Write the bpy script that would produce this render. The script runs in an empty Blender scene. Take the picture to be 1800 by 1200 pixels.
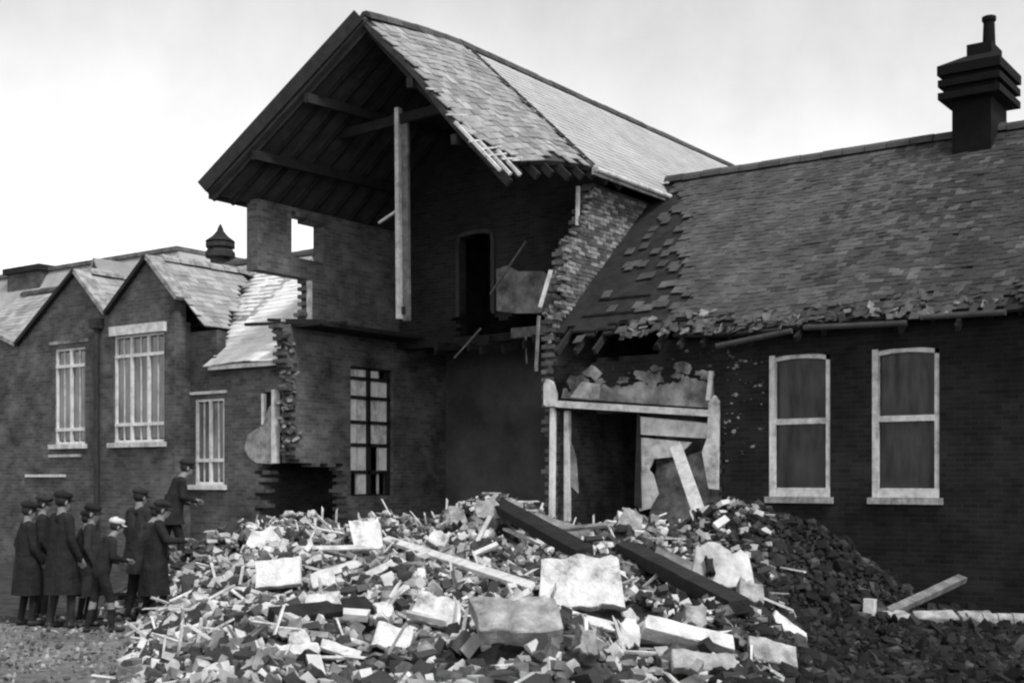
import bpy, math, random
import numpy as np
from mathutils import Vector, Matrix, noise

# ------------------------------------------------------------------ camera, sky, sun, exposure
SC = bpy.context.scene
C = SC.collection
YAW = math.radians(35.7)
CB, SB = math.cos(YAW), math.sin(YAW)
CAM = Vector((7.94, -18.92, 2.0))
cam = bpy.data.cameras.new('camera'); cam.lens = 44.5; cam.sensor_width = 36.0
cam.shift_y = 0.1344; cam.clip_end = 2000; cam.clip_start = 0.1
camo = bpy.data.objects.new('camera', cam); C.objects.link(camo)
camo.location = CAM; camo.rotation_euler = (math.radians(90), 0, YAW)
SC.camera = camo

SUN_EL = math.radians(52); SUN_DIR = Vector((0.93, -0.36, 0)).normalized()
W = bpy.data.worlds.new('World'); SC.world = W; W.use_nodes = True
wn = W.node_tree; wn.nodes.clear()
sky = wn.nodes.new('ShaderNodeTexSky'); sky.sky_type = 'NISHITA'; sky.sun_disc = False
sky.sun_elevation = SUN_EL; sky.sun_rotation = math.atan2(SUN_DIR.x, SUN_DIR.y)
sky.dust_density = 1.0; sky.air_density = 1.0; sky.ozone_density = 1.0
bw = wn.nodes.new('ShaderNodeRGBToBW'); bg = wn.nodes.new('ShaderNodeBackground'); wo = wn.nodes.new('ShaderNodeOutputWorld')
bg.inputs['Strength'].default_value = 0.15
cl = wn.nodes.new('ShaderNodeTexNoise'); cl.inputs['Scale'].default_value = 9.0; cl.inputs['Detail'].default_value = 7.0; cl.inputs['Roughness'].default_value = 0.6
tcw = wn.nodes.new('ShaderNodeTexCoord'); wn.links.new(tcw.outputs['Generated'], cl.inputs['Vector'])
mr = wn.nodes.new('ShaderNodeMapRange'); mr.inputs[1].default_value = 0.3; mr.inputs[2].default_value = 0.7; mr.inputs[3].default_value = 0.90; mr.inputs[4].default_value = 1.08
wn.links.new(cl.outputs['Fac'], mr.inputs[0])
mw = wn.nodes.new('ShaderNodeMath'); mw.operation = 'MULTIPLY'
wn.links.new(sky.outputs[0], bw.inputs[0]); wn.links.new(bw.outputs[0], mw.inputs[0]); wn.links.new(mr.outputs[0], mw.inputs[1]); wn.links.new(mw.outputs[0], bg.inputs['Color']); wn.links.new(bg.outputs[0], wo.inputs[0])
sl = bpy.data.lights.new('sun', 'SUN'); sl.energy = 1.2; sl.angle = math.radians(10)
so = bpy.data.objects.new('sun', sl); C.objects.link(so)
to_sun = Vector((SUN_DIR.x * math.cos(SUN_EL), SUN_DIR.y * math.cos(SUN_EL), math.sin(SUN_EL)))
so.rotation_euler = to_sun.to_track_quat('Z', 'Y').to_euler(); so.location = (20, -20, 30)
SC.view_settings.view_transform = 'Standard'; SC.view_settings.look = 'None'
SC.view_settings.exposure = 1.12; SC.view_settings.gamma = 1.0
SC.cycles.filter_width = 2.3

random.seed(7)
rng = np.random.default_rng(7)

# ------------------------------------------------------------------ helpers
def V(r, d, z=0.0):
    """metres to the right of the viewpoint, metres away from it, height above the ground"""
    return Vector((CAM.x + r * CB - d * SB, CAM.y + r * SB + d * CB, z))

def link(o, parent=None):
    C.objects.link(o)
    if parent is not None: o.parent = parent
    return o

def thing(name, label, cat, loc=(0, 0, 0), group=None):
    o = bpy.data.objects.new(name, None); o.empty_display_size = 0.3
    o.location = loc; link(o)
    o['label'] = label; o['category'] = cat
    if group: o['group'] = group
    return o

def tag(o, label, cat, group=None):
    o['label'] = label; o['category'] = cat
    if group: o['group'] = group
    return o

class MB:
    def __init__(s): s.v = []; s.f = []
    def quad(s, a, b, c, d):
        n = len(s.v); s.v += [a, b, c, d]; s.f.append((n, n+1, n+2, n+3)); return s
    def hexa(s, p):
        n = len(s.v); s.v += [tuple(q) for q in p]
        for f in ((0,3,2,1),(4,5,6,7),(0,1,5,4),(1,2,6,5),(2,3,7,6),(3,0,4,7)):
            s.f.append(tuple(n+i for i in f))
        return s
    def box(s, x0, x1, y0, y1, z0, z1):
        return s.hexa([(x0,y0,z0),(x1,y0,z0),(x1,y1,z0),(x0,y1,z0),(x0,y0,z1),(x1,y0,z1),(x1,y1,z1),(x0,y1,z1)])
    def prism(s, poly, axis, t0, t1):
        """polygon in the two other axes, drawn out along axis"""
        n = len(s.v); k = len(poly)
        def P(p, t):
            return {'x': (t, p[0], p[1]), 'y': (p[0], t, p[1]), 'z': (p[0], p[1], t)}[axis]
        s.v += [P(p, t0) for p in poly] + [P(p, t1) for p in poly]
        s.f.append(tuple(n+i for i in range(k))); s.f.append(tuple(n+k+i for i in reversed(range(k))))
        for i in range(k):
            j = (i+1) % k; s.f.append((n+j, n+i, n+k+i, n+k+j))
        return s
    def bar(s, p, q, w, t, nrm=(0, 0, 1)):
        p, q = Vector(p), Vector(q); e = (q-p).normalized(); nv = Vector(nrm)
        side = e.cross(nv).normalized(); up = side.cross(e).normalized()
        a, b = side*(w/2), up*(t/2)
        return s.hexa([p-a-b, q-a-b, q+a-b, p+a-b, p-a+b, q-a+b, q+a+b, p+a+b])
    def tube(s, p, q, r0, r1=None, k=10):
        r1 = r0 if r1 is None else r1
        p, q = Vector(p), Vector(q); e = (q-p).normalized()
        u = e.orthogonal().normalized(); w = e.cross(u); n = len(s.v)
        for c, r in ((p, r0), (q, r1)):
            for i in range(k):
                t = 2*math.pi*i/k; s.v.append(tuple(c + (u*math.cos(t)+w*math.sin(t))*r))
        for i in range(k):
            j = (i+1) % k; s.f.append((n+i, n+j, n+k+j, n+k+i))
        s.f.append(tuple(n+i for i in reversed(range(k)))); s.f.append(tuple(n+k+i for i in range(k)))
        return s
    def lathe(s, c, prof, k=12):
        n = len(s.v)
        for r, z in prof:
            for i in range(k):
                t = 2*math.pi*(i+.5)/k; s.v.append((c[0]+r*math.cos(t), c[1]+r*math.sin(t), c[2]+z))
        for a in range(len(prof)-1):
            for i in range(k):
                j = (i+1) % k; s.f.append((n+a*k+i, n+a*k+j, n+(a+1)*k+j, n+(a+1)*k+i))
        s.f.append(tuple(n+i for i in reversed(range(k)))); m = n+(len(prof)-1)*k; s.f.append(tuple(m+i for i in range(k)))
        return s
    def mesh(s, name):
        m = bpy.data.meshes.new(name); m.from_pydata([tuple(v) for v in s.v], [], s.f); m.update(); return m
    def build(s, name, material, parent=None, loc=None):
        """coordinates are world; stored relative to the parent's origin"""
        off = Vector(parent.matrix_basis.translation) if parent is not None and parent.parent is None else Vector((0,0,0))
        if parent is not None and parent.parent is not None:
            off = Vector(parent.parent.matrix_basis.translation) + Vector(parent.matrix_basis.translation)
        if loc is not None: off = Vector(loc)
        s.v = [tuple(Vector(v)-off) for v in s.v]
        m = s.mesh(name); m.materials.append(material)
        o = bpy.data.objects.new(name, m); link(o, parent)
        if loc is not None: o.location = loc
        return o

# ------------------------------------------------------------------ materials (all grey: the photograph is monochrome)
def nmat(name):
    m = bpy.data.materials.new(name); m.use_nodes = True
    nt = m.node_tree; b = nt.nodes['Principled BSDF']
    return m, nt, b

def N(nt, t, **kw):
    n = nt.nodes.new(t)
    for k, v in kw.items():
        if k in n.inputs: n.inputs[k].default_value = v
        else: setattr(n, k, v)
    return n

def math_n(nt, op, a, b=None):
    n = nt.nodes.new('ShaderNodeMath'); n.operation = op
    for i, x in enumerate((a, b)):
        if x is None: continue
        if isinstance(x, (int, float)): n.inputs[i].default_value = x
        else: nt.links.new(x, n.inputs[i])
    return n.outputs[0]

def ramp(nt, fac, stops):
    r = nt.nodes.new('ShaderNodeValToRGB'); el = r.color_ramp.elements
    while len(el) < len(stops): el.new(0.5)
    for e, (p, v) in zip(el, stops): e.position = p; e.color = (v, v, v, 1)
    nt.links.new(fac, r.inputs[0]); return r.outputs[0]

def gmat(name, stops, scale=3.0, rough=0.9, bump=0.3, rnd=0.5, detail=8.0, spec=0.2, bscale=None):
    """grey material: value from noise and from a random number per piece"""
    m, nt, b = nmat(name)
    tc = N(nt, 'ShaderNodeNewGeometry')
    no = N(nt, 'ShaderNodeTexNoise', Scale=scale, Detail=detail, Roughness=0.65)
    nt.links.new(tc.outputs['Position'], no.inputs['Vector'])
    oi = N(nt, 'ShaderNodeObjectInfo')
    r = math_n(nt, 'FRACT', math_n(nt, 'ADD', tc.outputs['Random Per Island'], oi.outputs['Random']))
    no_s = math_n(nt, 'ADD', math_n(nt, 'MULTIPLY', math_n(nt, 'SUBTRACT', no.outputs['Fac'], 0.5), 2.2), 0.5)
    f = math_n(nt, 'ADD', math_n(nt, 'MULTIPLY', r, rnd), math_n(nt, 'MULTIPLY', no_s, 1-rnd))
    nt.links.new(ramp(nt, f, stops), b.inputs['Base Color'])
    b.inputs['Roughness'].default_value = rough; b.inputs['Specular IOR Level'].default_value = spec
    if bump:
        n2 = N(nt, 'ShaderNodeTexNoise', Scale=bscale or scale*6, Detail=6.0)
        nt.links.new(tc.outputs['Position'], n2.inputs['Vector'])
        bp = N(nt, 'ShaderNodeBump', Strength=bump, Distance=0.03)
        nt.links.new(n2.outputs['Fac'], bp.inputs['Height']); nt.links.new(bp.outputs[0], b.inputs['Normal'])
    return m

def brickmat(name, b0, b1, mortar, soot=0.5, stain_scale=0.6, rough=0.92):
    m, nt, b = nmat(name)
    g = N(nt, 'ShaderNodeNewGeometry')
    sp = N(nt, 'ShaderNodeSeparateXYZ'); nt.links.new(g.outputs['Position'], sp.inputs[0])
    sn = N(nt, 'ShaderNodeSeparateXYZ'); nt.links.new(g.outputs['True Normal'], sn.inputs[0])
    side = math_n(nt, 'GREATER_THAN', math_n(nt, 'ABSOLUTE', sn.outputs[0]), 0.5)
    u = math_n(nt, 'ADD', math_n(nt, 'MULTIPLY', sp.outputs[1], side), math_n(nt, 'MULTIPLY', sp.outputs[0], math_n(nt, 'SUBTRACT', 1.0, side)))
    cv = N(nt, 'ShaderNodeCombineXYZ'); nt.links.new(u, cv.inputs[0]); nt.links.new(sp.outputs[2], cv.inputs[1])
    br = N(nt, 'ShaderNodeTexBrick', Scale=1.0)
    br.inputs['Brick Width'].default_value = 0.225; br.inputs['Row Height'].default_value = 0.075
    br.inputs['Mortar Size'].default_value = 0.007; br.inputs['Mortar Smooth'].default_value = 0.2; br.inputs['Bias'].default_value = -0.1
    br.inputs['Color1'].default_value = (b0, b0, b0, 1); br.inputs['Color2'].default_value = (b1, b1, b1, 1); br.inputs['Mortar'].default_value = (mortar, mortar, mortar, 1)
    nt.links.new(cv.outputs[0], br.inputs['Vector'])
    no = N(nt, 'ShaderNodeTexNoise', Scale=stain_scale, Detail=9.0, Roughness=0.7)
    nt.links.new(g.outputs['Position'], no.inputs['Vector'])
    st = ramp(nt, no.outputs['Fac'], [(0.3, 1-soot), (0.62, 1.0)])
    mx = N(nt, 'ShaderNodeMix', data_type='RGBA', blend_type='MULTIPLY'); mx.inputs[0].default_value = 1.0
    nt.links.new(br.outputs['Color'], mx.inputs[6]); nt.links.new(st, mx.inputs[7])
    nt.links.new(mx.outputs[2], b.inputs['Base Color'])
    b.inputs['Roughness'].default_value = rough; b.inputs['Specular IOR Level'].default_value = 0.15
    n2 = N(nt, 'ShaderNodeTexNoise', Scale=30.0, Detail=4.0); nt.links.new(g.outputs['Position'], n2.inputs['Vector'])
    h = math_n(nt, 'ADD', math_n(nt, 'MULTIPLY', br.outputs['Fac'], -1.0), math_n(nt, 'MULTIPLY', n2.outputs['Fac'], 0.6))
    bp = N(nt, 'ShaderNodeBump', Strength=0.6, Distance=0.012)
    nt.links.new(h, bp.inputs['Height']); nt.links.new(bp.outputs[0], b.inputs['Normal'])
    return m

M = {}
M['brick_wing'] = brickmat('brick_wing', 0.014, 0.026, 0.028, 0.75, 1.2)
M['brick_left'] = brickmat('brick_left', 0.085, 0.15, 0.14, 0.75, 1.3)
M['brick_hall'] = brickmat('brick_hall', 0.10, 0.18, 0.17, 0.8, 1.3)
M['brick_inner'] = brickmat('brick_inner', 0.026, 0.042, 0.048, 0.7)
M['brick_piece'] = gmat('brick_piece', [(0.0, 0.03), (0.5, 0.10), (1.0, 0.36)], 9.0, 0.95, 0.4, 0.6)
M['plaster'] = gmat('plaster', [(0.1, 0.16), (0.5, 0.42), (0.9, 0.62)], 2.4, 0.95, 0.5, 0.0)
M['plaster_dirty'] = gmat('plaster_dirty', [(0.2, 0.05), (0.5, 0.16), (0.85, 0.34)], 2.2, 0.95, 0.5, 0.0)
M['paint'] = gmat('paint', [(0.1, 0.36), (0.5, 0.60), (0.9, 0.74)], 5.0, 0.55, 0.15, 0.1)
M['paint_old'] = gmat('paint_old', [(0.1, 0.22), (0.5, 0.50), (0.9, 0.68)], 6.0, 0.75, 0.3, 0.15)
M['stone'] = gmat('stone', [(0.1, 0.28), (0.5, 0.52), (0.9, 0.72)], 6.0, 0.9, 0.5, 0.15)
M['slate_pale'] = gmat('slate_pale', [(0.05, 0.10), (0.45, 0.21), (0.95, 0.36)], 2.5, 0.75, 0.4, 0.5, spec=0.35)
M['slate_mid'] = gmat('slate_mid', [(0.05, 0.29), (0.5, 0.36), (0.95, 0.43)], 0.8, 0.7, 0.15, 0.35, spec=0.35)
M['slate_dark'] = gmat('slate_dark', [(0.05, 0.025), (0.5, 0.06), (0.95, 0.115)], 1.6, 0.75, 0.4, 0.3, spec=0.25)
M['slate_left'] = gmat('slate_left', [(0.02, 0.14), (0.45, 0.28), (0.95, 0.45)], 1.6, 0.6, 0.25, 0.5, spec=0.3)
M['slate_bright'] = gmat('slate_bright', [(0.02, 0.45), (0.45, 0.68), (0.95, 0.82)], 1.6, 0.6, 0.25, 0.45, spec=0.3)
M['ridge'] = gmat('ridge', [(0.1, 0.03), (0.9, 0.09)], 4.0, 0.85, 0.3, 0.4)
M['timber_dark'] = gmat('timber_dark', [(0.1, 0.010), (0.9, 0.03)], 5.0, 0.9, 0.4, 0.2)
M['timber_grey'] = gmat('timber_grey', [(0.1, 0.06), (0.5, 0.14), (0.9, 0.27)], 5.0, 0.9, 0.4, 0.2)
M['timber_pale'] = gmat('timber_pale', [(0.05, 0.25), (0.5, 0.50), (0.95, 0.72)], 6.0, 0.85, 0.4, 0.15)
M['boarding'] = gmat('boarding', [(0.1, 0.03), (0.5, 0.05), (0.9, 0.07)], 3.0, 0.95, 0.4, 0.3)
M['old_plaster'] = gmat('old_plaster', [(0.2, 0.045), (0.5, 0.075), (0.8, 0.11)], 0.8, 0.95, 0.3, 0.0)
M['slate_vignette'] = gmat('slate_vignette', [(0.02, 0.018), (0.5, 0.032), (0.95, 0.06)], 1.6, 0.75, 0.4, 0.3, spec=0.2)  # darker copy of the wing slate: vignette falloff put into the tile colour
M['iron'] = gmat('iron', [(0.1, 0.012), (0.9, 0.04)], 6.0, 0.6, 0.2, 0.1)
M['rubble'] = gmat('rubble', [(0.05, 0.015), (0.4, 0.05), (0.56, 0.16), (0.72, 0.45), (0.92, 0.66)], 1.5, 0.95, 0.6, 0.6)
M['rubble_shaded'] = gmat('rubble_shaded', [(0.0, 0.006), (0.6, 0.016), (0.85, 0.035), (1.0, 0.13)], 4.0, 0.95, 0.5, 0.8)  # debris of the right mound, its shade put into the colour
M['soot'] = gmat('soot', [(0.1, 0.002), (0.9, 0.006)], 6.0, 0.95, 0.3, 0.1)
M['yard_chip'] = gmat('yard_chip', [(0.05, 0.03), (0.5, 0.12), (0.8, 0.3), (1.0, 0.5)], 1.5, 0.95, 0.5, 0.6)
M['slab'] = gmat('slab', [(0.15, 0.18), (0.4, 0.46), (0.62, 0.60), (0.9, 0.74)], 5.0, 0.95, 0.5, 0.1, detail=12, bscale=40)
M['slab_grey'] = gmat('slab_grey', [(0.1, 0.10), (0.5, 0.26), (0.9, 0.46)], 6.0, 0.92, 0.5, 0.1, detail=12, bscale=40)
M['heap'] = gmat('heap', [(0.2, 0.01), (0.5, 0.03), (0.75, 0.08)], 3.0, 1.0, 0.8, 0.0, bscale=14)
M['cloth_black'] = gmat('cloth_black', [(0.1, 0.009), (0.9, 0.022)], 6.0, 0.95, 1.0, 0.0, bscale=11)
M['cloth_grey'] = gmat('cloth_grey', [(0.1, 0.016), (0.9, 0.036)], 6.0, 0.95, 1.0, 0.0, bscale=11)
M['cloth_pale'] = gmat('cloth_pale', [(0.1, 0.35), (0.9, 0.6)], 12.0, 0.95, 0.3, 0.0)
M['skin'] = gmat('skin', [(0.1, 0.16), (0.9, 0.22)], 10.0, 0.6, 0.1, 0.0)
M['boot'] = gmat('boot', [(0.1, 0.012), (0.9, 0.035)], 10.0, 0.5, 0.1, 0.0)
def glassmat(name, v, rough, spec=0.6):
    m, nt, b = nmat(name)
    b.inputs['Base Color'].default_value = (v, v, v, 1); b.inputs['Roughness'].default_value = rough; b.inputs['Specular IOR Level'].default_value = spec
    g = N(nt, 'ShaderNodeNewGeometry'); no = N(nt, 'ShaderNodeTexNoise', Scale=1.6, Detail=5.0)
    nt.links.new(g.outputs['Position'], no.inputs['Vector'])
    nt.links.new(ramp(nt, no.outputs['Fac'], [(0.35, v*0.6), (0.65, v*1.5)]), b.inputs['Base Color'])
    mp = N(nt, 'ShaderNodeMapping'); mp.inputs['Scale'].default_value = (5.0, 5.0, 0.9); nt.links.new(g.outputs['Position'], mp.inputs['Vector'])
    n3 = N(nt, 'ShaderNodeTexNoise', Scale=1.6, Detail=8.0, Roughness=0.6); nt.links.new(mp.outputs[0], n3.inputs['Vector'])
    mr = N(nt, 'ShaderNodeMapRange'); mr.inputs[1].default_value = .3; mr.inputs[2].default_value = .75; mr.inputs[3].default_value = spec*.35; mr.inputs[4].default_value = spec*1.7
    nt.links.new(n3.outputs['Fac'], mr.inputs[0]); nt.links.new(mr.outputs[0], b.inputs['Specular IOR Level'])
    bp = N(nt, 'ShaderNodeBump', Strength=0.08, Distance=0.05); nt.links.new(no.outputs['Fac'], bp.inputs['Height']); nt.links.new(bp.outputs[0], b.inputs['Normal'])
    return m
M['glass'] = glassmat('glass', 0.022, 0.25, 0.3)
M['glass_left'] = glassmat('glass_left', 0.11, 0.2)
M['glass_white'] = gmat('glass_white', [(0.2, 0.35), (0.5, 0.72), (0.9, 0.88)], 5.0, 0.4, 0.1, 0.3)

# ------------------------------------------------------------------ ground and heap
def interp(x, t):
    if x <= t[0][0]: return t[0][1]
    for (a, b), (c, d) in zip(t, t[1:]):
        if x <= c: return b+(d-b)*(x-a)/(c-a)
    return t[-1][1]
def smooth(t):
    t = max(0, min(1, t)); return t*t*(3-2*t)
def heap_h(r, d):
    base = interp(d, [(6, .0), (8, .22), (10, .42), (12.5, .58), (16, .82), (19, .98), (21, 1.08), (23, 1.08), (26, 1.0), (30, .9), (40, .3)])
    rl = interp(d, [(8, -3.2), (10, -3.6), (13, -4.2), (17, -5.2), (21, -5.9), (26, -6.0)])
    rr = interp(d, [(8, 2.2), (10, 2.2), (13, 2.8), (17, 3.6), (20, 3.6), (30, 3.0)])
    m = smooth((r-rl)/1.7)*smooth((rr+.7-r)/1.7)
    h = base*m
    h += 1.35*math.exp(-((r-4.15)/1.35)**2-((d-18.7)/1.5)**2)
    h += .45*math.exp(-((r+.4)/.9)**2-((d-20.6)/1.2)**2)+.06*math.exp(-((r-1.4)/1.0)**2-((d-20.5)/1.2)**2)
    h += .55*math.exp(-((r+5.2)/.75)**2-((d-19.4)/.7)**2)
    h += m*.16*(math.sin(r*2.1+d*.7)*math.sin(d*1.3-r*.8)+.6*math.sin(r*3.7-d*2.3+1)*math.sin(d*2.9+r*1.1))
    return max(h, 0)

def ground_mat():
    m, nt, b = nmat('ground')
    g = N(nt, 'ShaderNodeNewGeometry')
    n1 = N(nt, 'ShaderNodeTexNoise', Scale=0.5, Detail=6.0); n2 = N(nt, 'ShaderNodeTexNoise', Scale=7.0, Detail=9.0, Roughness=0.75)
    for n in (n1, n2): nt.links.new(g.outputs['Position'], n.inputs['Vector'])
    f = math_n(nt, 'ADD', math_n(nt, 'MULTIPLY', n1.outputs['Fac'], 0.4), math_n(nt, 'MULTIPLY', n2.outputs['Fac'], 0.6))
    nt.links.new(ramp(nt, f, [(0.36, 0.05), (0.5, 0.14), (0.62, 0.28)]), b.inputs['Base Color'])
    b.inputs['Roughness'].default_value = 0.95
    bp = N(nt, 'ShaderNodeBump', Strength=0.7, Distance=0.04); nt.links.new(n2.outputs['Fac'], bp.inputs['Height']); nt.links.new(bp.outputs[0], b.inputs['Normal'])
    return m
g = MB().quad((-600, -600, 0), (600, -600, 0), (600, 600, 0), (-600, 600, 0)).build('ground', ground_mat()); g['kind'] = 'structure'

ground_shade = gmat('ground_shade', [(0.2, 0.008), (0.5, 0.02), (0.8, 0.05)], 5.0, 1.0, 0.8, 0.0, bscale=20)  # dark sheets over the right-hand ground, shade put into their colour
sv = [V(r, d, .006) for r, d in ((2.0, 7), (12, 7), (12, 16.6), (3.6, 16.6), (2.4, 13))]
sb_ = MB(); sb_.v = [tuple(v) for v in sv]; sb_.f = [(0, 1, 2, 3, 4)]; sb_ = sb_.build('shaded_ground', ground_shade); sb_['kind'] = 'structure'
sb_ = MB(); sb_.v = [tuple(V(r, d, .006)) for r, d in ((3.6, 17.1), (12, 17.1), (12, 21), (3.2, 21))]; sb_.f = [(0, 1, 2, 3)]; sb_ = sb_.build('shaded_ground', ground_shade); sb_['kind'] = 'structure'
yd = MB(); yd.v = [tuple(V(r, d, .006)) for r, d in ((-16, 17.5), (-4.0, 17.7), (-3.0, 24), (-16, 40))]; yd.f = [(0, 1, 2, 3)]
yd = yd.build('tarmac_yard', gmat('tarmac', [(0.2, 0.015), (0.5, 0.035), (0.8, 0.07)], 4.0, 0.95, 0.6, 0.0, bscale=30)); yd['kind'] = 'structure'
# heap body: a height field
hv = []; hf = []
R0, R1, D0, D1, ST = -7.4, 7.4, 6.0, 27.0, 0.09
nr = int((R1-R0)/ST)+1; nd = int((D1-D0)/ST)+1
for j in range(nd):
    for i in range(nr):
        r, d = R0+i*ST, D0+j*ST
        h = heap_h(r, d); n = noise.noise((r*2.3, d*2.3, 0))*.09+noise.noise((r*6, d*6, 3))*.06+noise.noise((r*13, d*13, 8))*.03
        hv.append(tuple(V(r, d, h+(n if h > .05 else 0)-.03)))
for j in range(nd-1):
    for i in range(nr-1):
        a = j*nr+i
        if max(hv[a][2], hv[a+1][2], hv[a+nr][2], hv[a+nr+1][2]) > -0.02: hf.append((a, a+1, a+nr+1, a+nr))
m = bpy.data.meshes.new('rubble_heap'); m.from_pydata(hv, [], hf); m.materials.append(M['heap'])
heap = link(bpy.data.objects.new('rubble_heap', m)); heap['kind'] = 'stuff'
heap['label'] = 'broad heap of earth and dust under the fallen masonry'; heap['category'] = 'rubble'

# ------------------------------------------------------------------ masonry built course by course
BW, BH = 0.1125, 0.075
def snap(u): return round(u/BW)*BW
def snz(z): return round(z/BH)*BH

def course_wall(name, axis, t0, t1, u0, u1, z0, z1, hard, soft, material, parent):
    """a wall of brick courses: hard(u,z) cuts clean openings, soft(u,z) drops whole bricks along broken edges"""
    i0, i1 = round(u0/BW), round(u1/BW); k0, k1 = round(z0/BH), round(z1/BH)
    nu, nz = i1-i0, k1-k0
    g = np.zeros((nz+2, nu+2), bool)
    for k in range(nz):
        K = k0+k; z = (K+.5)*BH
        for i in range(nu):
            I = i0+i; u = (I+.5)*BW
            bu = ((I+(K & 1))//2*2-(K & 1)+1)*BW
            g[k+1, i+1] = hard(u, z) and soft(bu, z)
    mb = MB()
    def P(u, t, z): return (u, t, z) if axis == 'x' else (t, u, z)
    for k in range(1, nz+1):
        za, zb = (k0+k-1)*BH, (k0+k)*BH
        i = 1
        while i <= nu:
            if not g[k, i]: i += 1; continue
            j = i
            while j+1 <= nu and g[k, j+1]: j += 1
            ua, ub = (i0+i-1)*BW, (i0+j)*BW
            mb.quad(P(ua, t0, za), P(ub, t0, za), P(ub, t0, zb), P(ua, t0, zb))
            mb.quad(P(ub, t1, za), P(ua, t1, za), P(ua, t1, zb), P(ub, t1, zb))
            mb.quad(P(ua, t1, za), P(ua, t0, za), P(ua, t0, zb), P(ua, t1, zb))
            mb.quad(P(ub, t0, za), P(ub, t1, za), P(ub, t1, zb), P(ub, t0, zb))
            i = j+1
        for sgn, zz in ((1, zb), (-1, za)):
            i = 1
            while i <= nu:
                if not (g[k, i] and not g[k+sgn, i]): i += 1; continue
                j = i
                while j+1 <= nu and g[k, j+1] and not g[k+sgn, j+1]: j += 1
                ua, ub = (i0+i-1)*BW, (i0+j)*BW
                mb.quad(P(ua, t0, zz), P(ub, t0, zz), P(ub, t1, zz), P(ua, t1, zz))
                i = j+1
    return mb.build(name, material, parent)

def jit(a, b, s=1.0): return noise.noise((a*3.1, b*3.1, 5.0))*s+noise.noise((a*9.3, b*9.3, 1.0))*s*.6
yes = lambda u, z: True

# ------------------------------------------------------------------ roofs
tile_mesh = {}
def get_tile(w, l, t, material):
    k = (w, l, t, material.name)
    if k not in tile_mesh:
        mb = MB(); mb.hexa([(-w/2, -l/2, 0), (w/2, -l/2, 0), (w/2, l/2, 0), (-w/2, l/2, 0), (-w/2, -l/2, t), (w/2, -l/2, t), (w/2, l/2, t), (-w/2, l/2, t)])
        me = mb.mesh('tile'); me.materials.append(material); tile_mesh[k] = me
    return tile_mesh[k]

def tile_slope(P, S, T, roof, material, nsingle=0, gauge=0.17, wid=0.225, keep=None, rough=1.0, thick=0.014, pick=None):
    """P(s,t): point s metres along the ridge and t metres down the slope. Courses from the eave up."""
    off = Vector(roof.parent.matrix_basis.translation)
    L = gauge*1.75; mats = []
    nrow = int(T/gauge); ncol = int(S/wid)
    for k in range(nrow):
        t = T-(k+.5)*gauge
        for i in range(ncol+1):
            s = (i+(.5 if k & 1 else 0))*wid
            if s > S: continue
            if keep and not keep(s, t): continue
            p = Vector(P(s, t)); e = .04
            ds = (Vector(P(s+e, t))-Vector(P(s-e, t))).normalized()
            dt = (Vector(P(s, t-e))-Vector(P(s, t+e))).normalized()
            n = ds.cross(dt).normalized()
            if n.z < 0: n = -n
            dt = n.cross(ds)
            q = Matrix((ds, dt, n)).transposed().to_4x4()
            tilt = Matrix.Rotation(-math.radians(3.2+random.gauss(0, .9*rough)), 4, 'X') @ Matrix.Rotation(random.gauss(0, .02*rough), 4, 'Z') @ Matrix.Rotation(random.gauss(0, .012*rough), 4, 'Y')
            q = Matrix.Translation(p+n*(.022+random.uniform(0, .006*rough))+dt*random.gauss(0, .007*rough)) @ q @ tilt
            mats.append((q, (p-CAM).length if pick is None else pick(s, t)))
    order = sorted(range(len(mats)), key=lambda i: mats[i][1])
    single = set(order[:nsingle])
    me = get_tile(wid-.006, L, thick, material)
    base = np.array([v.co[:] for v in me.vertices]); fs = [tuple(p.vertices) for p in me.polygons]
    vs = []; ff = []
    for i in range(len(mats)):
        q = mats[i][0]
        if i in single:
            o = bpy.data.objects.new('tile', me); link(o, roof); o.matrix_local = Matrix.Translation(-off) @ q
        else:
            a = np.array(q); n = len(vs)
            vs += [tuple(x) for x in (base @ a[:3, :3].T + a[:3, 3] - np.array(off))]
            ff += [tuple(n+x for x in f) for f in fs]
    if vs:
        me2 = bpy.data.meshes.new('tile_courses'); me2.from_pydata(vs, [], ff); me2.materials.append(material)
        o = link(bpy.data.objects.new('tile_courses', me2), roof); o['kind'] = 'stuff'

def roof_sheet(name, P, S, T, material, parent, thick=0.10, ns=24, nt=12, keep=None, into=None):
    mb = into or MB()
    for i in range(ns):
        for k in range(nt):
            s0, s1, t0, t1 = S*i/ns, S*(i+1)/ns, T*k/nt, T*(k+1)/nt
            if keep and not keep((s0+s1)/2, (t0+t1)/2): continue
            top = [Vector(P(s, t)) for s, t in ((s0, t0), (s1, t0), (s1, t1), (s0, t1))]
            n = (top[1]-top[0]).cross(top[3]-top[0]).normalized()
            if n.z < 0: n = -n
            bot = [p-n*thick for p in top]
            mb.hexa(bot+top)
    return mb if into is not None else mb.build(name, material, parent)

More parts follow.
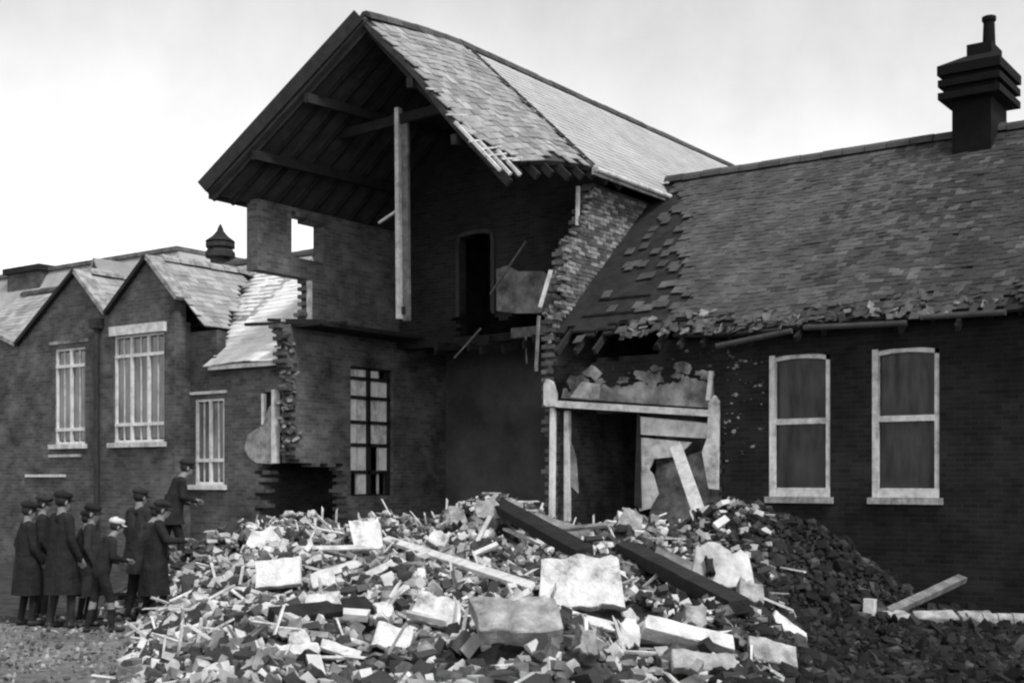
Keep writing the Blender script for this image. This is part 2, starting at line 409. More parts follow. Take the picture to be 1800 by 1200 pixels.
def ridge_caps(P0, P1, roof, material, step=0.42, sag=None):
    off = Vector(roof.parent.matrix_basis.translation)
    P0, P1 = Vector(P0), Vector(P1); L = (P1-P0).length; e = (P1-P0)/L
    n = int(L/step)
    mb = MB(); poly = [(-.15, -.10), (-.13, -.02), (-.05, .05), (.05, .05), (.13, -.02), (.15, -.10), (0, -.02)]
    mb.prism(poly, 'y', -step*.48, step*.48); me = mb.mesh('ridge_tile'); me.materials.append(material)
    for i in range(n):
        c = P0+e*(i+.5)*step
        a = c.copy(); b = c+e*.1
        if sag: a.z = sag(a); b.z = sag(b)
        d = (b-a).normalized(); q = d.to_track_quat('Y', 'Z').to_matrix().to_4x4()
        o = bpy.data.objects.new('ridge_tile', me); link(o, roof)
        o.matrix_local = Matrix.Translation(a-off+Vector((0, 0, .03+random.uniform(-.006, .012)))) @ q

# ================================================================== the bombed gabled hall
hall = thing('gabled_hall', 'tall gabled brick hall with its front wall blown out', 'building', (-7.4, 0, 0))
GB = 16.0
def hall_sag(a): return max(0, (.7-a)/2.8)**1.5
def ridge_z(a): return 10.52-.26*hall_sag(a)
TR = math.hypot(3.0, 2.82)
def PR(s, t):                       # right slope
    a = -2.1+s; f = t/TR; g = hall_sag(a)
    wob = .05*g*math.sin(f*9+a)
    return (-7.4+(3.0-.1*g)*f, a, 10.52-2.82*f-g*(.26+.26*f)+wob)
TL = math.hypot(3.0, 3.0)
def PL(s, t):                       # left slope, verge running forward towards its eave
    f = t/TL; a0 = -2.1-1.05*f; a = a0+s*(GB+.0-a0)/(GB+2.1)
    g = hall_sag(a)
    return (-7.4-3.0*f, a, 10.52-.26*g-(3.16-.26*g)*f)
hroof = roof_sheet('roof', PR, GB+2.1, TR-.02, M['timber_dark'], hall, .09, 40, 14, into=MB())
roof_sheet('', PL, GB+2.1, TL, None, None, .09, 40, 14, into=hroof)
hroof = hroof.build('roof', M['boarding'], hall)
FOLD = 2.85
def keep_front(s, t):
    if s > FOLD-.12+.16*jit(t*1.6, 9, 1): return False
    lim = TR-.06-max(0, .22*math.sin(s*4+.8))-(.18 if s < .5 else 0)+jit(s*2, 1, .1)
    return t < lim and s > .05+.10*jit(t*2, 3, 1)+(.12 if t > 3.2 else 0)
tile_slope(PR, GB+2.1, TR, hroof, M['slate_pale'], 300, .172, .235, keep_front, 2.0, .022, pick=lambda s, t: s*.6-t)
def shift(P, ds): return lambda s, t: P(s+ds, t)
tile_slope(shift(PR, FOLD+.14), GB+2.1-FOLD-.14, TR, hroof, M['slate_mid'], 0, .172, .235, None, .6)
tile_slope(PL, GB+2.1, TL, hroof, M['slate_mid'], 0, .172, .235, lambda s, t: s > .16, 1.0)
ridge_caps((-7.4, -2.1, 10.6), (-7.4, GB, 10.6), hroof, M['ridge'], .45, lambda p: ridge_z(p.y)+.01)
# fold flashing where the loosened front part meets the sound roof
for i in range(13):
    t0, t1 = .25+i*.3, .25+(i+.82)*.3
    if t1 > TR: break
    w_ = .05*jit(t0*2, 4, 1); p, q = Vector(PR(FOLD+.02+w_, t0)), Vector(PR(FOLD+.05-w_, t1)); u = Vector((.045, 0, .05))
    MB().bar(p+u, q+u, .07, .03, (.7, 0, .7)).build('flashing', M['ridge'], hroof)
# rafters and purlins
def rafter(P, s, t0, t1, w=.07, dep=.13, dz=-.16):
    p, q = Vector(P(s, t0)), Vector(P(s, t1)); return MB().bar(p+Vector((0, 0, dz)), q+Vector((0, 0, dz)), w, dep, (0, 0, 1))
for s in (0.12, .55, 1.0, 1.45, 1.9, 2.4, 2.9, 3.4, 3.9):
    rafter(PR, s, .05, TR+(random.uniform(.05, .3) if s < 2.5 else 0)).build('rafter', M['timber_dark'], hroof)
    rafter(PL, s, .05, TL-.03).build('rafter', M['timber_dark'], hroof)
for t in (1.5, 2.9):
    for P in (PR, PL):
        p, q = Vector(P(-.02, t)), Vector(P(4.1, t)); MB().bar(p-Vector((0, 0, .3)), q-Vector((0, 0, .3)), .1, .17).build('purlin', M['timber_dark'], hroof)
# bare batten ends at the torn eave
for i, (s, t) in enumerate(((-.02, 3.95), (.03, 3.75), (-.03, 3.5), (.02, 3.25), (.28, 4.1), (.5, 4.16), (-.02, 2.8), (-.04, 2.2))):
    p, q = Vector(PR(s-.08, t)), Vector(PR(s+.45, t+.02)); MB().bar(p+Vector((0, 0, .05)), q+Vector((0, 0, .05)), .045, .03).build('batten', M['timber_pale'], hroof)
for s, t0, t1 in ((-.03, 2.95, 4.25), (.12, 3.5, 4.38), (.33, 3.8, 4.42)):
    p, q = Vector(PR(s, t0)), Vector(PR(s, t1)); MB().bar(p+Vector((.02, 0, .02)), q+Vector((.05, 0, -.04)), .05, .05).build('rafter_end', M['timber_pale'], hroof)
# barge board of the left verge and eave fascias
p, q = Vector(PL(-.03, .05)), Vector(PL(-.03, TL)); MB().bar(p+Vector((-.02, -.03, .05)), q+Vector((-.02, -.03, .05)), .06, .25).build('barge_board', M['timber_dark'], hall)
MB().bar(Vector(PL(.1, TL))+Vector((-.02, 0, -.05)), Vector(PL(8, TL))+Vector((-.02, 0, -.05)), .05, .17).build('fascia', M['timber_dark'], hall)
MB().bar(Vector(PR(FOLD, TR))+Vector((.03, 0, -.06)), Vector(PR(9, TR))+Vector((.03, 0, -.06)), .05, .13).build('fascia', M['paint_old'], hall)
MB().tube(Vector(PR(FOLD, TR))+Vector((.10, 0, -.04)), Vector(PR(6.2, TR))+Vector((.10, 0, -.04)), .05).build('gutter', M['paint_old'], hall)

# left side wall, seen from inside: breached below a surviving pier
LW0, LW1 = -10.4, -10.1
def lw_edge(z): return interp(z, [(1, -1.1), (2.3, -1.15), (3.6, -1.22), (4.2, -1.2), (4.5, -1.3), (5.1, -1.42)])
def lw_hard(u, z):
    if .45 < u < 1.80 and 1.65 < z < 4.35: return False        # ground-floor window
    if -1.24 < u < -.30 and 6.34 < z < 7.10+.22*(-.45-u): return False   # torn upper window, sky beyond
    return z < 7.33 and u > -2.14
def lw_soft(u, z):
    e = jit(u, z, .16)
    if z < 5.05:
        if u < lw_edge(z)+e: return False
        if 1.05 < z+e*.8 < 2.32 and u < .25+e: return False
        return True
    if z < 6.02+e*.5: return u > -.72+e*.6
    return True
lw = course_wall('side_wall', 'y', LW0, LW1, -2.25, GB-.4, 0, 7.5, lw_hard, lw_soft, M['brick_hall'], hall)
# window with pale panes in that wall
def bars(mb, axis, t0, t1, uz):
    for u0, u1, z0, z1 in uz:
        if axis == 'x': mb.box(u0, u1, t0, t1, z0, z1)
        else: mb.box(t0, t1, u0, u1, z0, z1)
    return mb
wz = [1.65, 2.15, 2.72, 3.20, 3.72, 4.12, 4.35]
fr = bars(MB(), 'y', -10.30, -10.20, [(.45, .51, 1.65, 4.35), (1.74, 1.80, 1.65, 4.35), (1.08, 1.18, 1.65, 4.35)]+[(.45, 1.80, z-.035, z+.035) for z in wz])
hwin = fr.build('window', M['timber_dark'], hall)
ui = [(.51, .77), (.80, 1.08), (1.18, 1.44), (1.47, 1.74)]
bars(MB(), 'y', -10.275, -10.23, [(.77, .80, 1.65, 4.35), (1.44, 1.47, 1.65, 4.35)]).build('glazing_bar', M['paint_old'], hwin)
for i, (a, b) in enumerate(ui):
    for k in range(len(wz)-1):
        if (i, k) in ((2, 1), (3, 0), (0, 0), (2, 0), (3, 5)): continue
        o = bars(MB(), 'y', -10.256, -10.248, [(a+.004, b-.004, wz[k]+.04, wz[k+1]-.04)]).build('pane', M['glass_white'], hwin)
# right side wall, broken back; its face is laid brick by brick
RW0, RW1 = -5.0, -4.72
def rw_edge(z): return interp(z, [(1.0, .12), (5.0, .14), (5.6, .25), (6.2, .55), (6.7, 1.0), (7.6, 1.3)])
course_wall('side_wall', 'y', RW0, RW1-.02, -.5, GB-.4, 0, 7.6, lambda u, z: z < 7.55, lambda u, z: u > rw_edge(z)+jit(u, z, .15), M['brick_hall'], hall)
bm_ = MB().box(-.05, .012, -.107, .107, -.033, .033).mesh('brick'); bm_.materials.append(M['brick_piece'])
off = Vector(hall.location); cnt = 0
for K in range(round(4.6/BH), round(7.5/BH)):
    z = (K+.5)*BH
    for I in range(-4, 40):
        u = (I+(.5 if K & 1 else 0))*.225
        if u < rw_edge(z)+jit(u, z, .15)-.02 or u > 3.6 or z < 4.5+(u+.2)*.83 or cnt >= 300: continue
        o = bpy.data.objects.new('brick', bm_); link(o, hall)
        bul = math.exp(-((u-rw_edge(z))/.45)**2)*(.5+.5*math.sin(z*2.6)); o.location = Vector((RW1-.012+random.gauss(0, .006)+.07*bul, u-.03*bul, z-.03*bul))-off; o.rotation_euler = (random.gauss(0, .02)-.12*bul, .1*bul*random.random(), random.gauss(0, .02)); cnt += 1
# toothed broken ends of both side walls: bricks left sticking out
bt = MB().box(-.1075, .1075, -.052, .052, -.0325, .0325).mesh('brick'); bt.materials.append(M['brick_piece'])
for i in range(120):
    z = random.uniform(3.3, 7.3); u = rw_edge(z)-.02+random.uniform(-.08, .22)
    o = bpy.data.objects.new('broken_brick', bt); link(o, hall); o.location = Vector((random.uniform(RW0+.03, RW1), u, z))-off
    o.rotation_euler = (random.gauss(0, .45), random.gauss(0, .45), random.uniform(0, 3)); o.scale = (random.uniform(.35, 1), random.uniform(.5, 1), random.uniform(.5, 1.1))
for i in range(80):
    z = random.uniform(2.45, 5.1); u = lw_edge(z)+random.uniform(-.08, .16)
    o = bpy.data.objects.new('broken_brick', bt); link(o, hall); o.location = Vector((random.uniform(LW0, LW1+.02), u, z))-off
    o.rotation_euler = (random.gauss(0, .45), random.gauss(0, .45), random.uniform(0, 3)); o.scale = (random.uniform(.35, 1), random.uniform(.5, 1), random.uniform(.5, 1.1))
# rear gable and inner partition
course_wall('rear_wall', 'x', GB-.6, GB-.3, -10.35, -4.5, 0, 10.4, lambda u, z: z < 10.4-abs(u+7.4)*.97, yes, M['brick_hall'], hall)
def pt_hard(u, z):
    if z > 10.25-abs(u+7.4)*1.0: return False
    if -8.42 < u < -7.60 and z < 7.0+.10*math.sqrt(max(0, 1-((u+8.01)/.41)**2)): return False
    return True
def pt_soft(u, z):
    return z > 5.35-.10*(u+7.0)+jit(u, z, .2) or u < -8.5+jit(u, z, .2) and z > 4.9
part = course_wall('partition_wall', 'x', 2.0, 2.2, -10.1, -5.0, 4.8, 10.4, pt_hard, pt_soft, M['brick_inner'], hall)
# arched architrave of the upper doorway and plaster still on the wall
ar = MB(); pr = None
pts = [(-8.47, 5.4), (-8.47, 6.9)]+[(-8.01-.46*math.cos(t), 6.97+.16*math.sin(t)**.5) for t in [math.pi*i/8 for i in range(1, 8)]]+[(-7.55, 6.9), (-7.55, 5.4)]
for a, b in zip(pts, pts[1:]): ar.bar((a[0], 1.97, a[1]), (b[0], 1.97, b[1]), .08, .05, (0, 1, 0))
ar.build('door_architrave', M['boarding'], hall)
pl = [(-7.45, 5.45), (-7.0, 5.36), (-6.55, 5.33), (-6.1, 5.3), (-5.95, 5.5), (-6.05, 5.9), (-6.3, 6.15), (-6.9, 6.2), (-7.2, 6.35), (-7.46, 6.3)]
MB().prism(pl, 'y', 1.955, 1.995).build('plaster_patch', M['plaster_dirty'], hall)
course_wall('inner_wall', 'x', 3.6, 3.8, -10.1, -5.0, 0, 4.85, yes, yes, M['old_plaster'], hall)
# what is left of the upper floor
fl = MB().box(-10.08, -5.02, 2.25, 7.4, 4.87, 5.02).build('upper_floor', M['timber_dark'], hall)
MB().bar((-7.0, 1.9, 4.95), (-4.95, 1.75, 4.93), .12, .2).build('floor_beam', M['timber_grey'], hall)
MB().bar((-10.09, 1.95, 4.92), (-7.6, 1.95, 4.85), .12, .2).build('floor_beam', M['timber_dark'], hall)
for i in range(9):
    x = -9.5+i*.52; e = random.uniform(.7, 1.9)
    MB().bar((x, 2.24, 4.78), (x+random.gauss(0, .05), e, 4.78-random.uniform(0, .22)), .06, .16).build('joist', M['timber_dark'], hall)
MB().box(-10.08, -9.35, -1.25, 1.9, 4.98, 5.06).build('floor_board', M['timber_dark'], hall)
for x0, a, x1, z, dz in ((-11.35, -1.30, -9.3, 5.06, -.02), (-10.95, -1.05, -9.5, 5.15, -.06), (-10.6, -.75, -9.2, 5.04, .03)):
    MB().bar((x0, a, z+.06), (x1, a+.1, z+dz), .07, .06).build('joist', M['timber_dark'], hall)
MB().box(-10.13, -10.05, -.80, -.72, 5.1, 5.95).build('door_post', M['paint_old'], hall)
# collar tie and the boarded post that hangs from it
MB().bar((-9.0, -1.0, 8.64), (-6.0, -1.0, 8.74), .1, .18).build('collar_beam', M['timber_dark'], hroof)
hang = MB().bar((-7.53, -1.02, 8.9), (-7.49, -1.02, 4.98), .09, .12, (0, 1, 0)).build('hanging_post', M['timber_pale'], hall)
MB().bar((-7.41, -.96, 8.7), (-7.37, -.96, 4.94), .15, .06, (0, 1, 0)).build('board', M['timber_grey'], hang)
MB().bar((-7.415, -1.0, 5.06), (-7.41, -1.02, 5.2), .08, .03, (0, 1, 0)).build('iron_plate', M['iron'], hang)
MB().bar((-8.02, -1.0, 6.83), (-7.55, -1.05, 6.98), .05, .04).build('bracket', M['timber_pale'], hang)
# splintered timbers hanging in the opening
for nme, p, q, w, mt in (('lath', (-6.6, 1.8, 6.75), (-7.42, 1.7, 5.75), .045, 'timber_grey'), ('lath', (-7.35, 1.3, 5.02), (-7.95, 1.2, 4.45), .04, 'timber_grey'),
                         ('lath', (-6.55, 1.72, 4.85), (-6.52, 1.72, 4.3), .04, 'timber_grey')):
    MB().bar(p, q, w, w*.7).build(nme, M[mt], hall)
for p, q, w, mt in (((-4.86, .10, 5.78), (-5.0, -.05, 5.10), .06, 'timber_pale'), ((-5.0, -.08, 4.95), (-5.05, -.1, 3.95), .05, 'timber_grey'),
                    ((-4.82, .95, 7.45), (-4.82, .92, 6.72), .06, 'timber_pale')):
    MB().bar(p, q, w, w*.8, (0, 1, 0)).build('splintered_lath', M[mt], hall)

# ================================================================== right-hand classroom wing
wing = thing('classroom_wing', 'low dark brick wing with two tall sash windows and torn eave', 'building', (0, 0, 0))
WE, WR_A, WR_Z, WE_Z = -.28, 4.0, 8.06, 4.42
B0, B1 = -4.72, 6.2
TW = math.hypot(WR_A-WE, WR_Z-WE_Z)
def PW(s, t):
    f = t/TW; b = B0+s
    bow = -.05*math.sin(math.pi*min(1, s/8.0))*f
    return (b, WR_A+(WE-WR_A)*f, WR_Z+(WE_Z-WR_Z)*f+bow+.03*math.sin(b*1.7)*f)
def PW2(s, t):
    f = t/TW; return (B0+s, WR_A+(WR_A-WE)*f, WR_Z+(WE_Z-WR_Z)*f)
SW = B1-B0
def sheet_keep(s, t):
    return not (s < 2.6 and t > TW-.35+jit(s*1.5, t, .35))
wb = roof_sheet('', PW, SW, TW, None, None, .05, 60, 30, sheet_keep, into=MB())
roof_sheet('', PW2, SW, TW, None, None, .05, 12, 6, into=wb)
wroof = wb.build('roof', M['timber_dark'], wing)
def wkeep(s, t):
    edge = interp(t, [(0, .3), (1.2, .95), (3.0, 1.75), (TW, 2.6)])+jit(t*1.3, 2, .35)
    if s < edge: return random.random() < .30*max(0, .35+jit(s*1.2, t*1.2, 1)) and s > .35
    lim = TW-.10-.28*max(0, jit(s*1.4, 7, 1.2))-(.35 if s < 4.0 else 0)*(.5+jit(s*2, 3, 1))
    if t > lim: return False
    if t > TW-.8 and random.random() < .05+.35*max(0, jit(s*1.1, t, 1)): return False
    return random.random() > .006
SHADED = {}
def shaded(s, t):  # painted vignette: more tiles take the darker copy towards the right
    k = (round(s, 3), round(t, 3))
    if k not in SHADED: SHADED[k] = random.random() < .9*smooth((s-3.6+jit(s*.5, t*.5, .8))/4.2)
    return SHADED[k]
KEPT = {}
def wk(s, t):
    k = (round(s, 3), round(t, 3))
    if k not in KEPT: KEPT[k] = wkeep(s, t)
    return KEPT[k]
tile_slope(PW, SW, TW, wroof, M['slate_dark'], 200, .125, .175, lambda s, t: wk(s, t) and not shaded(s, t), 1.9, .016)
tile_slope(PW, SW, TW, wroof, M['slate_vignette'], 100, .125, .175, lambda s, t: wk(s, t) and shaded(s, t), 1.9, .016)
tile_slope(PW2, SW, TW, wroof, M['slate_dark'], 0, .172, .235, None, 1.0)
ridge_caps((B0+.1, WR_A, WR_Z+.05), (B1, WR_A, WR_Z+.05), wroof, M['ridge'], .42)
for i in range(27):
    s = .25+i*.41
    p, q = Vector(PW(s, .1)), Vector(PW(s, TW+random.choice((-.3, -.15, 0, .05, .1)))); MB().bar(p-Vector((0, 0, .14)), q-Vector((0, 0, .14)), .06, .11).build('rafter', M['timber_dark'], wroof)
for k, s0, s1 in ((0, 1.6, 4.4), (1, .6, 2.3), (2, 1.1, 2.9), (4, .4, 1.5), (7, .5, 1.6)):
    t = TW-.10-k*.172
    MB().bar(Vector(PW(s0, t))+Vector((0, -.01, .03)), Vector(PW(s1, t+random.uniform(-.1, .1)))+Vector((0, -.01, .03)), .045, .022).build('batten', M['timber_dark'], wroof)
# loose slates slipped onto the gutter
for i in range(230):
    s = random.uniform(1.6, 10.4); t = TW-abs(random.gauss(0, .26))+.08
    p = Vector(PW(s, t)); o = bpy.data.objects.new('slipped_slate', get_tile(random.choice((.07, .11, .15)), random.choice((.09, .15)), .014, M['timber_grey'] if random.random() < .22 else M['slate_dark'])); link(o, wroof)
    o.location = p+Vector((0, -.02, .06)); o.rotation_euler = (random.uniform(.2, 1.3), random.gauss(0, .3), random.gauss(0, .5))
# gutter
for s0, s1, z0, z1 in ((3.4, 4.7, -.22, -.06), (4.9, 6.5, -.03, -.07), (6.7, 7.9, .0, -.02), (8.3, 10.9, .02, .02)):
    a, b = Vector((B0+s0, WE-.09, WE_Z-.05+z0)), Vector((B0+s1, WE-.09, WE_Z-.05+z1))
    MB().tube(a, b, .045).build('gutter', M['boarding'], wing)
# facade with openings
W1 = (snap(-.5625), snap(.50), snz(1.72), snz(3.98)); W2 = (snap(1.10), snap(2.14), snz(1.72), snz(3.98))
W3 = (snap(4.2), snap(5.2), snz(1.72), snz(3.98))
def wf_hard(u, z):
    for a, b, c, d in (W1, W2, W3):
        if a < u < b and c < z < d: return False
    if -4.70 < u < -1.52 and z < 3.25-.075*(u+4.7): return False      # the blown-out bay
    return z < 4.36
def wf_soft(u, z):
    if u < -2.6 and z > 4.05+jit(u, z, .25): return False
    if -1.6 < u < -1.2 and z < 3.3 and u < -1.45+jit(u, z, .12): return False
    return True
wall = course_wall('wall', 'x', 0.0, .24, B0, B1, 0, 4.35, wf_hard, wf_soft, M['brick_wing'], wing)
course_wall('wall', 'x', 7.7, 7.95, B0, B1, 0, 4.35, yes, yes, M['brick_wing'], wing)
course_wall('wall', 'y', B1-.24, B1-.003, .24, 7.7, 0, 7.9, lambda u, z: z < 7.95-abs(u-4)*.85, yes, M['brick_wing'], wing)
# splinter scars knocked out of the brick face around the damaged bay
for i in range(95):
    u = random.gauss(-1.05, .28) if random.random() < .7 else random.uniform(-3.9, -1.3); z = random.uniform(3.55, 4.3) if u < -1.5 else min(4.3, 2.2+2.1*random.random()**.6)
    if u > -.66 or (u < -2.6 and z > 3.95): continue
    n = 5; rr = random.choice((.012, .018, .025, .035, .05))
    poly = [(u+rr*random.uniform(.5, 1.3)*math.cos(6.283*j/n), z+rr*.6*random.uniform(.3, 1.5)*math.sin(6.283*j/n)) for j in range(n)]
    MB().prism(poly, 'y', -.012, .004).build('splinter_scar', M['brick_piece'], wing)
def sash(a, b, c, d, parent):
    w = .075
    mb = MB(); y0, y1 = .02, .13
    mb.box(a, a+.09, -.012, .16, c, d); mb.box(b-w, b, y0, .16, c, d)
    mb.box(a, b, y0-.02, y1, c, c+.14)
    n = 6
    for i in range(n):                                   # shallow arched head
        f0, f1 = i/n, (i+1)/n; z0 = d-.06+.05*math.sin(math.pi*f0); z1 = d-.06+.05*math.sin(math.pi*f1)
        x0, x1 = a+(b-a)*f0, a+(b-a)*f1
        mb.hexa([(x0, y0, z0-.05), (x1, y0, z1-.05), (x1, y1, z1-.05), (x0, y1, z0-.05), (x0, y0, z0+.02), (x1, y0, z1+.02), (x1, y1, z1+.02), (x0, y1, z0+.02)])
    win = mb.build('window', M['paint_old'], parent)
    mid = c+(d-c)*.53
    MB().box(a+.09, b-w, y0-.005, y1-.02, mid-.045, mid+.045).build('meeting_rail', M['paint_old'], win)
    MB().box(a+.05, b-.03, .085, .095, mid+.045, d-.04).build('pane', M['glass'], win)
    MB().box(a+.05, b-.03, .065, .075, c+.1, mid-.045).build('pane', M['glass'], win)
    MB().box(a-.06, b+.06, -.07, .06, c-.10, c-.003).build('sill', M['slab_grey'], win)
    MB().box(a+.003, b-.003, .162, .22, d-.14, d-.003).build('head_lining', M['brick_wing'], win)
    # segmental arch infill
    MB().prism([(a, d+.001)]+[(a+(b-a)*i/8, d-.04+.05*math.sin(math.pi*i/8)-.0) for i in range(9)]+[(b, d+.001)], 'y', .015, .16).build('arch_brick', M['brick_wing'], win)
    return win
for w in (W1, W2, W3): sash(*w, wing)
# dark room behind the glass and behind the broken bay
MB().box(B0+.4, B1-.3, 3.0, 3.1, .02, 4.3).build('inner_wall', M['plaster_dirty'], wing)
# chimney stack at the ridge
ch = MB().box(1.30, 1.96, 3.45, 4.45, 7.3, 8.58)
for z0, z1, o_ in ((8.58, 8.70, .19), (8.70, 8.80, .10), (8.80, 8.92, .19), (8.92, 9.0, .12), (9.0, 9.16, .2)): ch.box(1.30-o_, 1.96+o_, 3.45-o_, 4.45+o_, z0+.002, z1)
ch.hexa([(1.1, 3.25, 9.162), (2.16, 3.25, 9.162), (2.16, 4.65, 9.162), (1.1, 4.65, 9.162), (1.48, 3.6, 9.36), (1.92, 3.6, 9.36), (1.92, 4.3, 9.36), (1.48, 4.3, 9.36)])
ch.box(1.50, 1.92, 3.62, 4.3, 9.362, 9.56)
chim = ch.build('chimney', M['soot'], wing)
for x in (1.79,):
    MB().lathe((x, 3.95, 9.562), [(.11, 0), (.095, .42), (.12, .45), (.12, .52), (.10, .53)], 12).build('chimney_pot', M['soot'], chim)

# ---- the broken bay: sagging lintel, jambs, boards (each could be lifted away)
lt = MB().hexa([(-4.78, -.06, 3.30), (-1.45, -.10, 3.02), (-1.45, .2, 3.02), (-4.78, .2, 3.30), (-4.78, -.06, 3.42), (-1.45, -.10, 3.13), (-1.45, .2, 3.13), (-4.78, .2, 3.42)])
tag(lt.build('lintel_beam', M['paint_old'], None, (-3.1, 0, 3.2)), 'long pale lintel beam sagging above the blown-out doorway', 'beam')
for i in range(26):
    u = random.uniform(-4.3, -1.6); z = 3.5+.5*random.random()**1.5-.06*(u+3); n = 11; rr = random.uniform(.06, .2)
    poly = [(u+rr*random.uniform(.5, 1.4)*math.cos(6.283*j/n), min(4.2, z+rr*.6*random.uniform(.4, 1.4)*math.sin(6.283*j/n))) for j in range(n)]
    if u < -2.6 and z > 3.9: continue
    MB().prism(poly, 'y', -.02-.0006*i, .004).build('plaster_patch', M['plaster_dirty'], wing)
pz = [(-4.55, 3.45), (-1.55, 3.17)]+[(-1.55-.05*i, 3.58+.10*jit(i*.11, 4, 1)+.06*random.random()) for i in range(60)]
MB().prism(pz, 'y', -.035, -.004).build('plaster_strip', M['plaster_dirty'], wing)
MB().prism([(-4.35, 3.46), (-3.75, 3.40), (-3.72, 3.66), (-4.1, 3.72)], 'y', -.05, -.036).build('plaster_patch', M['plaster'], wing)
MB().prism([(-4.86, 3.34), (-4.80, 3.30), (-4.62, 3.30), (-4.60, 3.52), (-4.68, 3.74), (-4.80, 3.80), (-4.86, 3.70)], 'y', -.14, -.06).build('scroll_bracket', M['paint_old'], wing)
df = thing('door_frame', 'narrow white door frame standing at the left of the doorway', 'door frame', (-4.6, .1, 1.2))
MB().bar((-4.74, -.04, 1.25), (-4.73, -.02, 3.28), .075, .10, (0, 1, 0)).build('jamb', M['paint'], df)
MB().bar((-4.50, .10, 1.25), (-4.50, .10, 3.26), .10, .08, (0, 1, 0)).build('jamb', M['paint_old'], df)
MB().prism([(-4.47, 1.9), (-4.28, 1.75), (-4.33, 2.4), (-4.47, 2.75)], 'y', .11, .13).build('panel', M['plaster_dirty'], df)
sc_ = MB().prism([(-3.08, 1.55), (-3.02, 3.12), (-2.98, 3.12), (-2.94, 1.5)], 'y', .02, .10)
tag(sc_.build('door_post', M['timber_dark'], None, (-3.0, 0, 1.5)), 'dark upright post between doorway and boarded panel', 'post')
bd = thing('boarded_panel', 'pale horizontal boards with ragged lower edge beside the doorway', 'panel', (-2.3, .1, 2.3))
MB().prism([(-3.0, 2.77), (-1.6, 2.67), (-1.6, 2.92), (-3.0, 3.08)], 'y', .06, .10).build('board', M['paint'], bd)
MB().prism([(-3.0, 2.02), (-2.85, 2.1), (-2.72, 2.35), (-2.35, 2.38), (-2.1, 2.52), (-2.0, 2.62), (-3.0, 2.72)], 'y', .07, .11).build('board', M['paint_old'], bd)
MB().prism([(-3.0, 1.45), (-2.78, 1.5), (-2.62, 1.75), (-2.72, 2.08), (-2.85, 2.2), (-3.0, 2.1)], 'y', .05, .068).build('torn_board', M['plaster'], bd)
MB().prism([(-2.95, 1.3), (-1.55, 1.2), (-1.55, 2.6), (-2.2, 2.4), (-2.8, 2.2)], 'y', .3, .34).build('backing', M['plaster_dirty'], bd)
tp = MB().prism([(-1.60, 1.85), (-1.44, 1.83), (-1.42, 3.28), (-1.50, 3.38), (-1.60, 3.25), (-1.62, 2.7), (-1.72, 2.45)], 'y', -.10, -.03)
tag(tp.build('torn_jamb', M['paint_old'], None, (-1.5, -.06, 2.6)), 'torn white jamb hanging at the right of the boards', 'jamb')
tag(MB().bar((-1.62, -.07, 3.30), (-1.56, -.07, 3.78), .07, .05, (0, 1, 0)).build('upright_stick', M['paint_old'], None, (-1.6, -.07, 3.5)), 'short pale stick upright above the right end of the lintel', 'stick')
p, q = Vector((-2.02, -.45, 2.55)), V(2.80, 18.3, 1.25)
tag(MB().bar(p, q, .19, .06, (.2, -1, .2)).build('leaning_plank', M['timber_pale'], None, tuple((p+q)/2)), 'broad pale plank leaning up against the boarded panel', 'plank')

# ================================================================== left wing and twin gabled classrooms
lwing = thing('low_link_building', 'low brick link with bright slate roof left of the hall', 'building', (-11.8, 0, 0))
LA, LRA, LRZ, LEZ = -1.35, 2.0, 7.15, 4.36
TLW = math.hypot(LRA-LA, LRZ-LEZ)
def PLW(s, t):
    f = t/TLW; return (-14.0+s, LRA+(LA-LRA)*f, LRZ+(LEZ-LRZ)*f+.02*math.sin(s*3)*f)
SLW = 3.6
def valley(b): return -.95+max(0, -12.4-b)*1.25          # where the gable roof dies into the link roof
def link_keep(s, t):
    b, a, z = PLW(s, t); return b > -12.4 or a > valley(b)-.05
def gable_keep(P): return lambda s, t: P(s, t)[1] < valley(P(s, t)[0])+.05
lr = roof_sheet('', PLW, SLW, TLW, None, None, .06, 24, 24, link_keep, into=MB())
def PLW2(s, t):
    f = t/TLW; return (-14.0+s, LRA-(LA-LRA)*f, LRZ+(LEZ-LRZ)*f)
roof_sheet('', PLW2, SLW, TLW, None, None, .06, 4, 4, into=lr)
lr = lr.build('roof', M['timber_dark'], lwing)
tile_slope(PLW, SLW, TLW, lr, M['slate_bright'], 300, .172, .235, lambda s, t: t > .3+.4*jit(s*1.5, 2, 1) and link_keep(s, t), 1.2, .016)
tile_slope(PLW2, SLW, TLW, lr, M['slate_left'], 0, .172, .235)
LWF = -1.15
SWn = (snap(-13.1), snap(-12.1), snz(1.85), snz(3.68)); SW2 = (snap(-11.05), snap(-10.46), snz(2.35), snz(3.72))
def ll_hard(u, z):
    for a, b, c, d in (SWn, SW2):
        if a < u < b and c < z < d: return False
    return z < (5.12 if u < -12.42 else 4.34)
def ll_soft(u, z):
    return not (z < 2.3 and z > .9 and u > -11.0+jit(u, z, .3)) 
course_wall('wall', 'x', LWF, LWF+.24, -13.3, -10.4, 0, 5.25, ll_hard, ll_soft, M['brick_left'], lwing)
MB().box(-12.40, -10.42, LA-.02, LA+.04, LEZ-.11, LEZ-.02).build('fascia', M['paint'], lwing)
course_wall('rear_wall', 'x', 5.0, 5.24, -13.3, -10.4, 0, 4.35, yes, yes, M['brick_left'], lwing)
course_wall('side_wall', 'y', -12.66, -12.45, LWF+.24, 5.0, 0, 7.1, lambda u, z: z < 7.05-abs(u-2)*.83, yes, M['brick_left'], lwing)

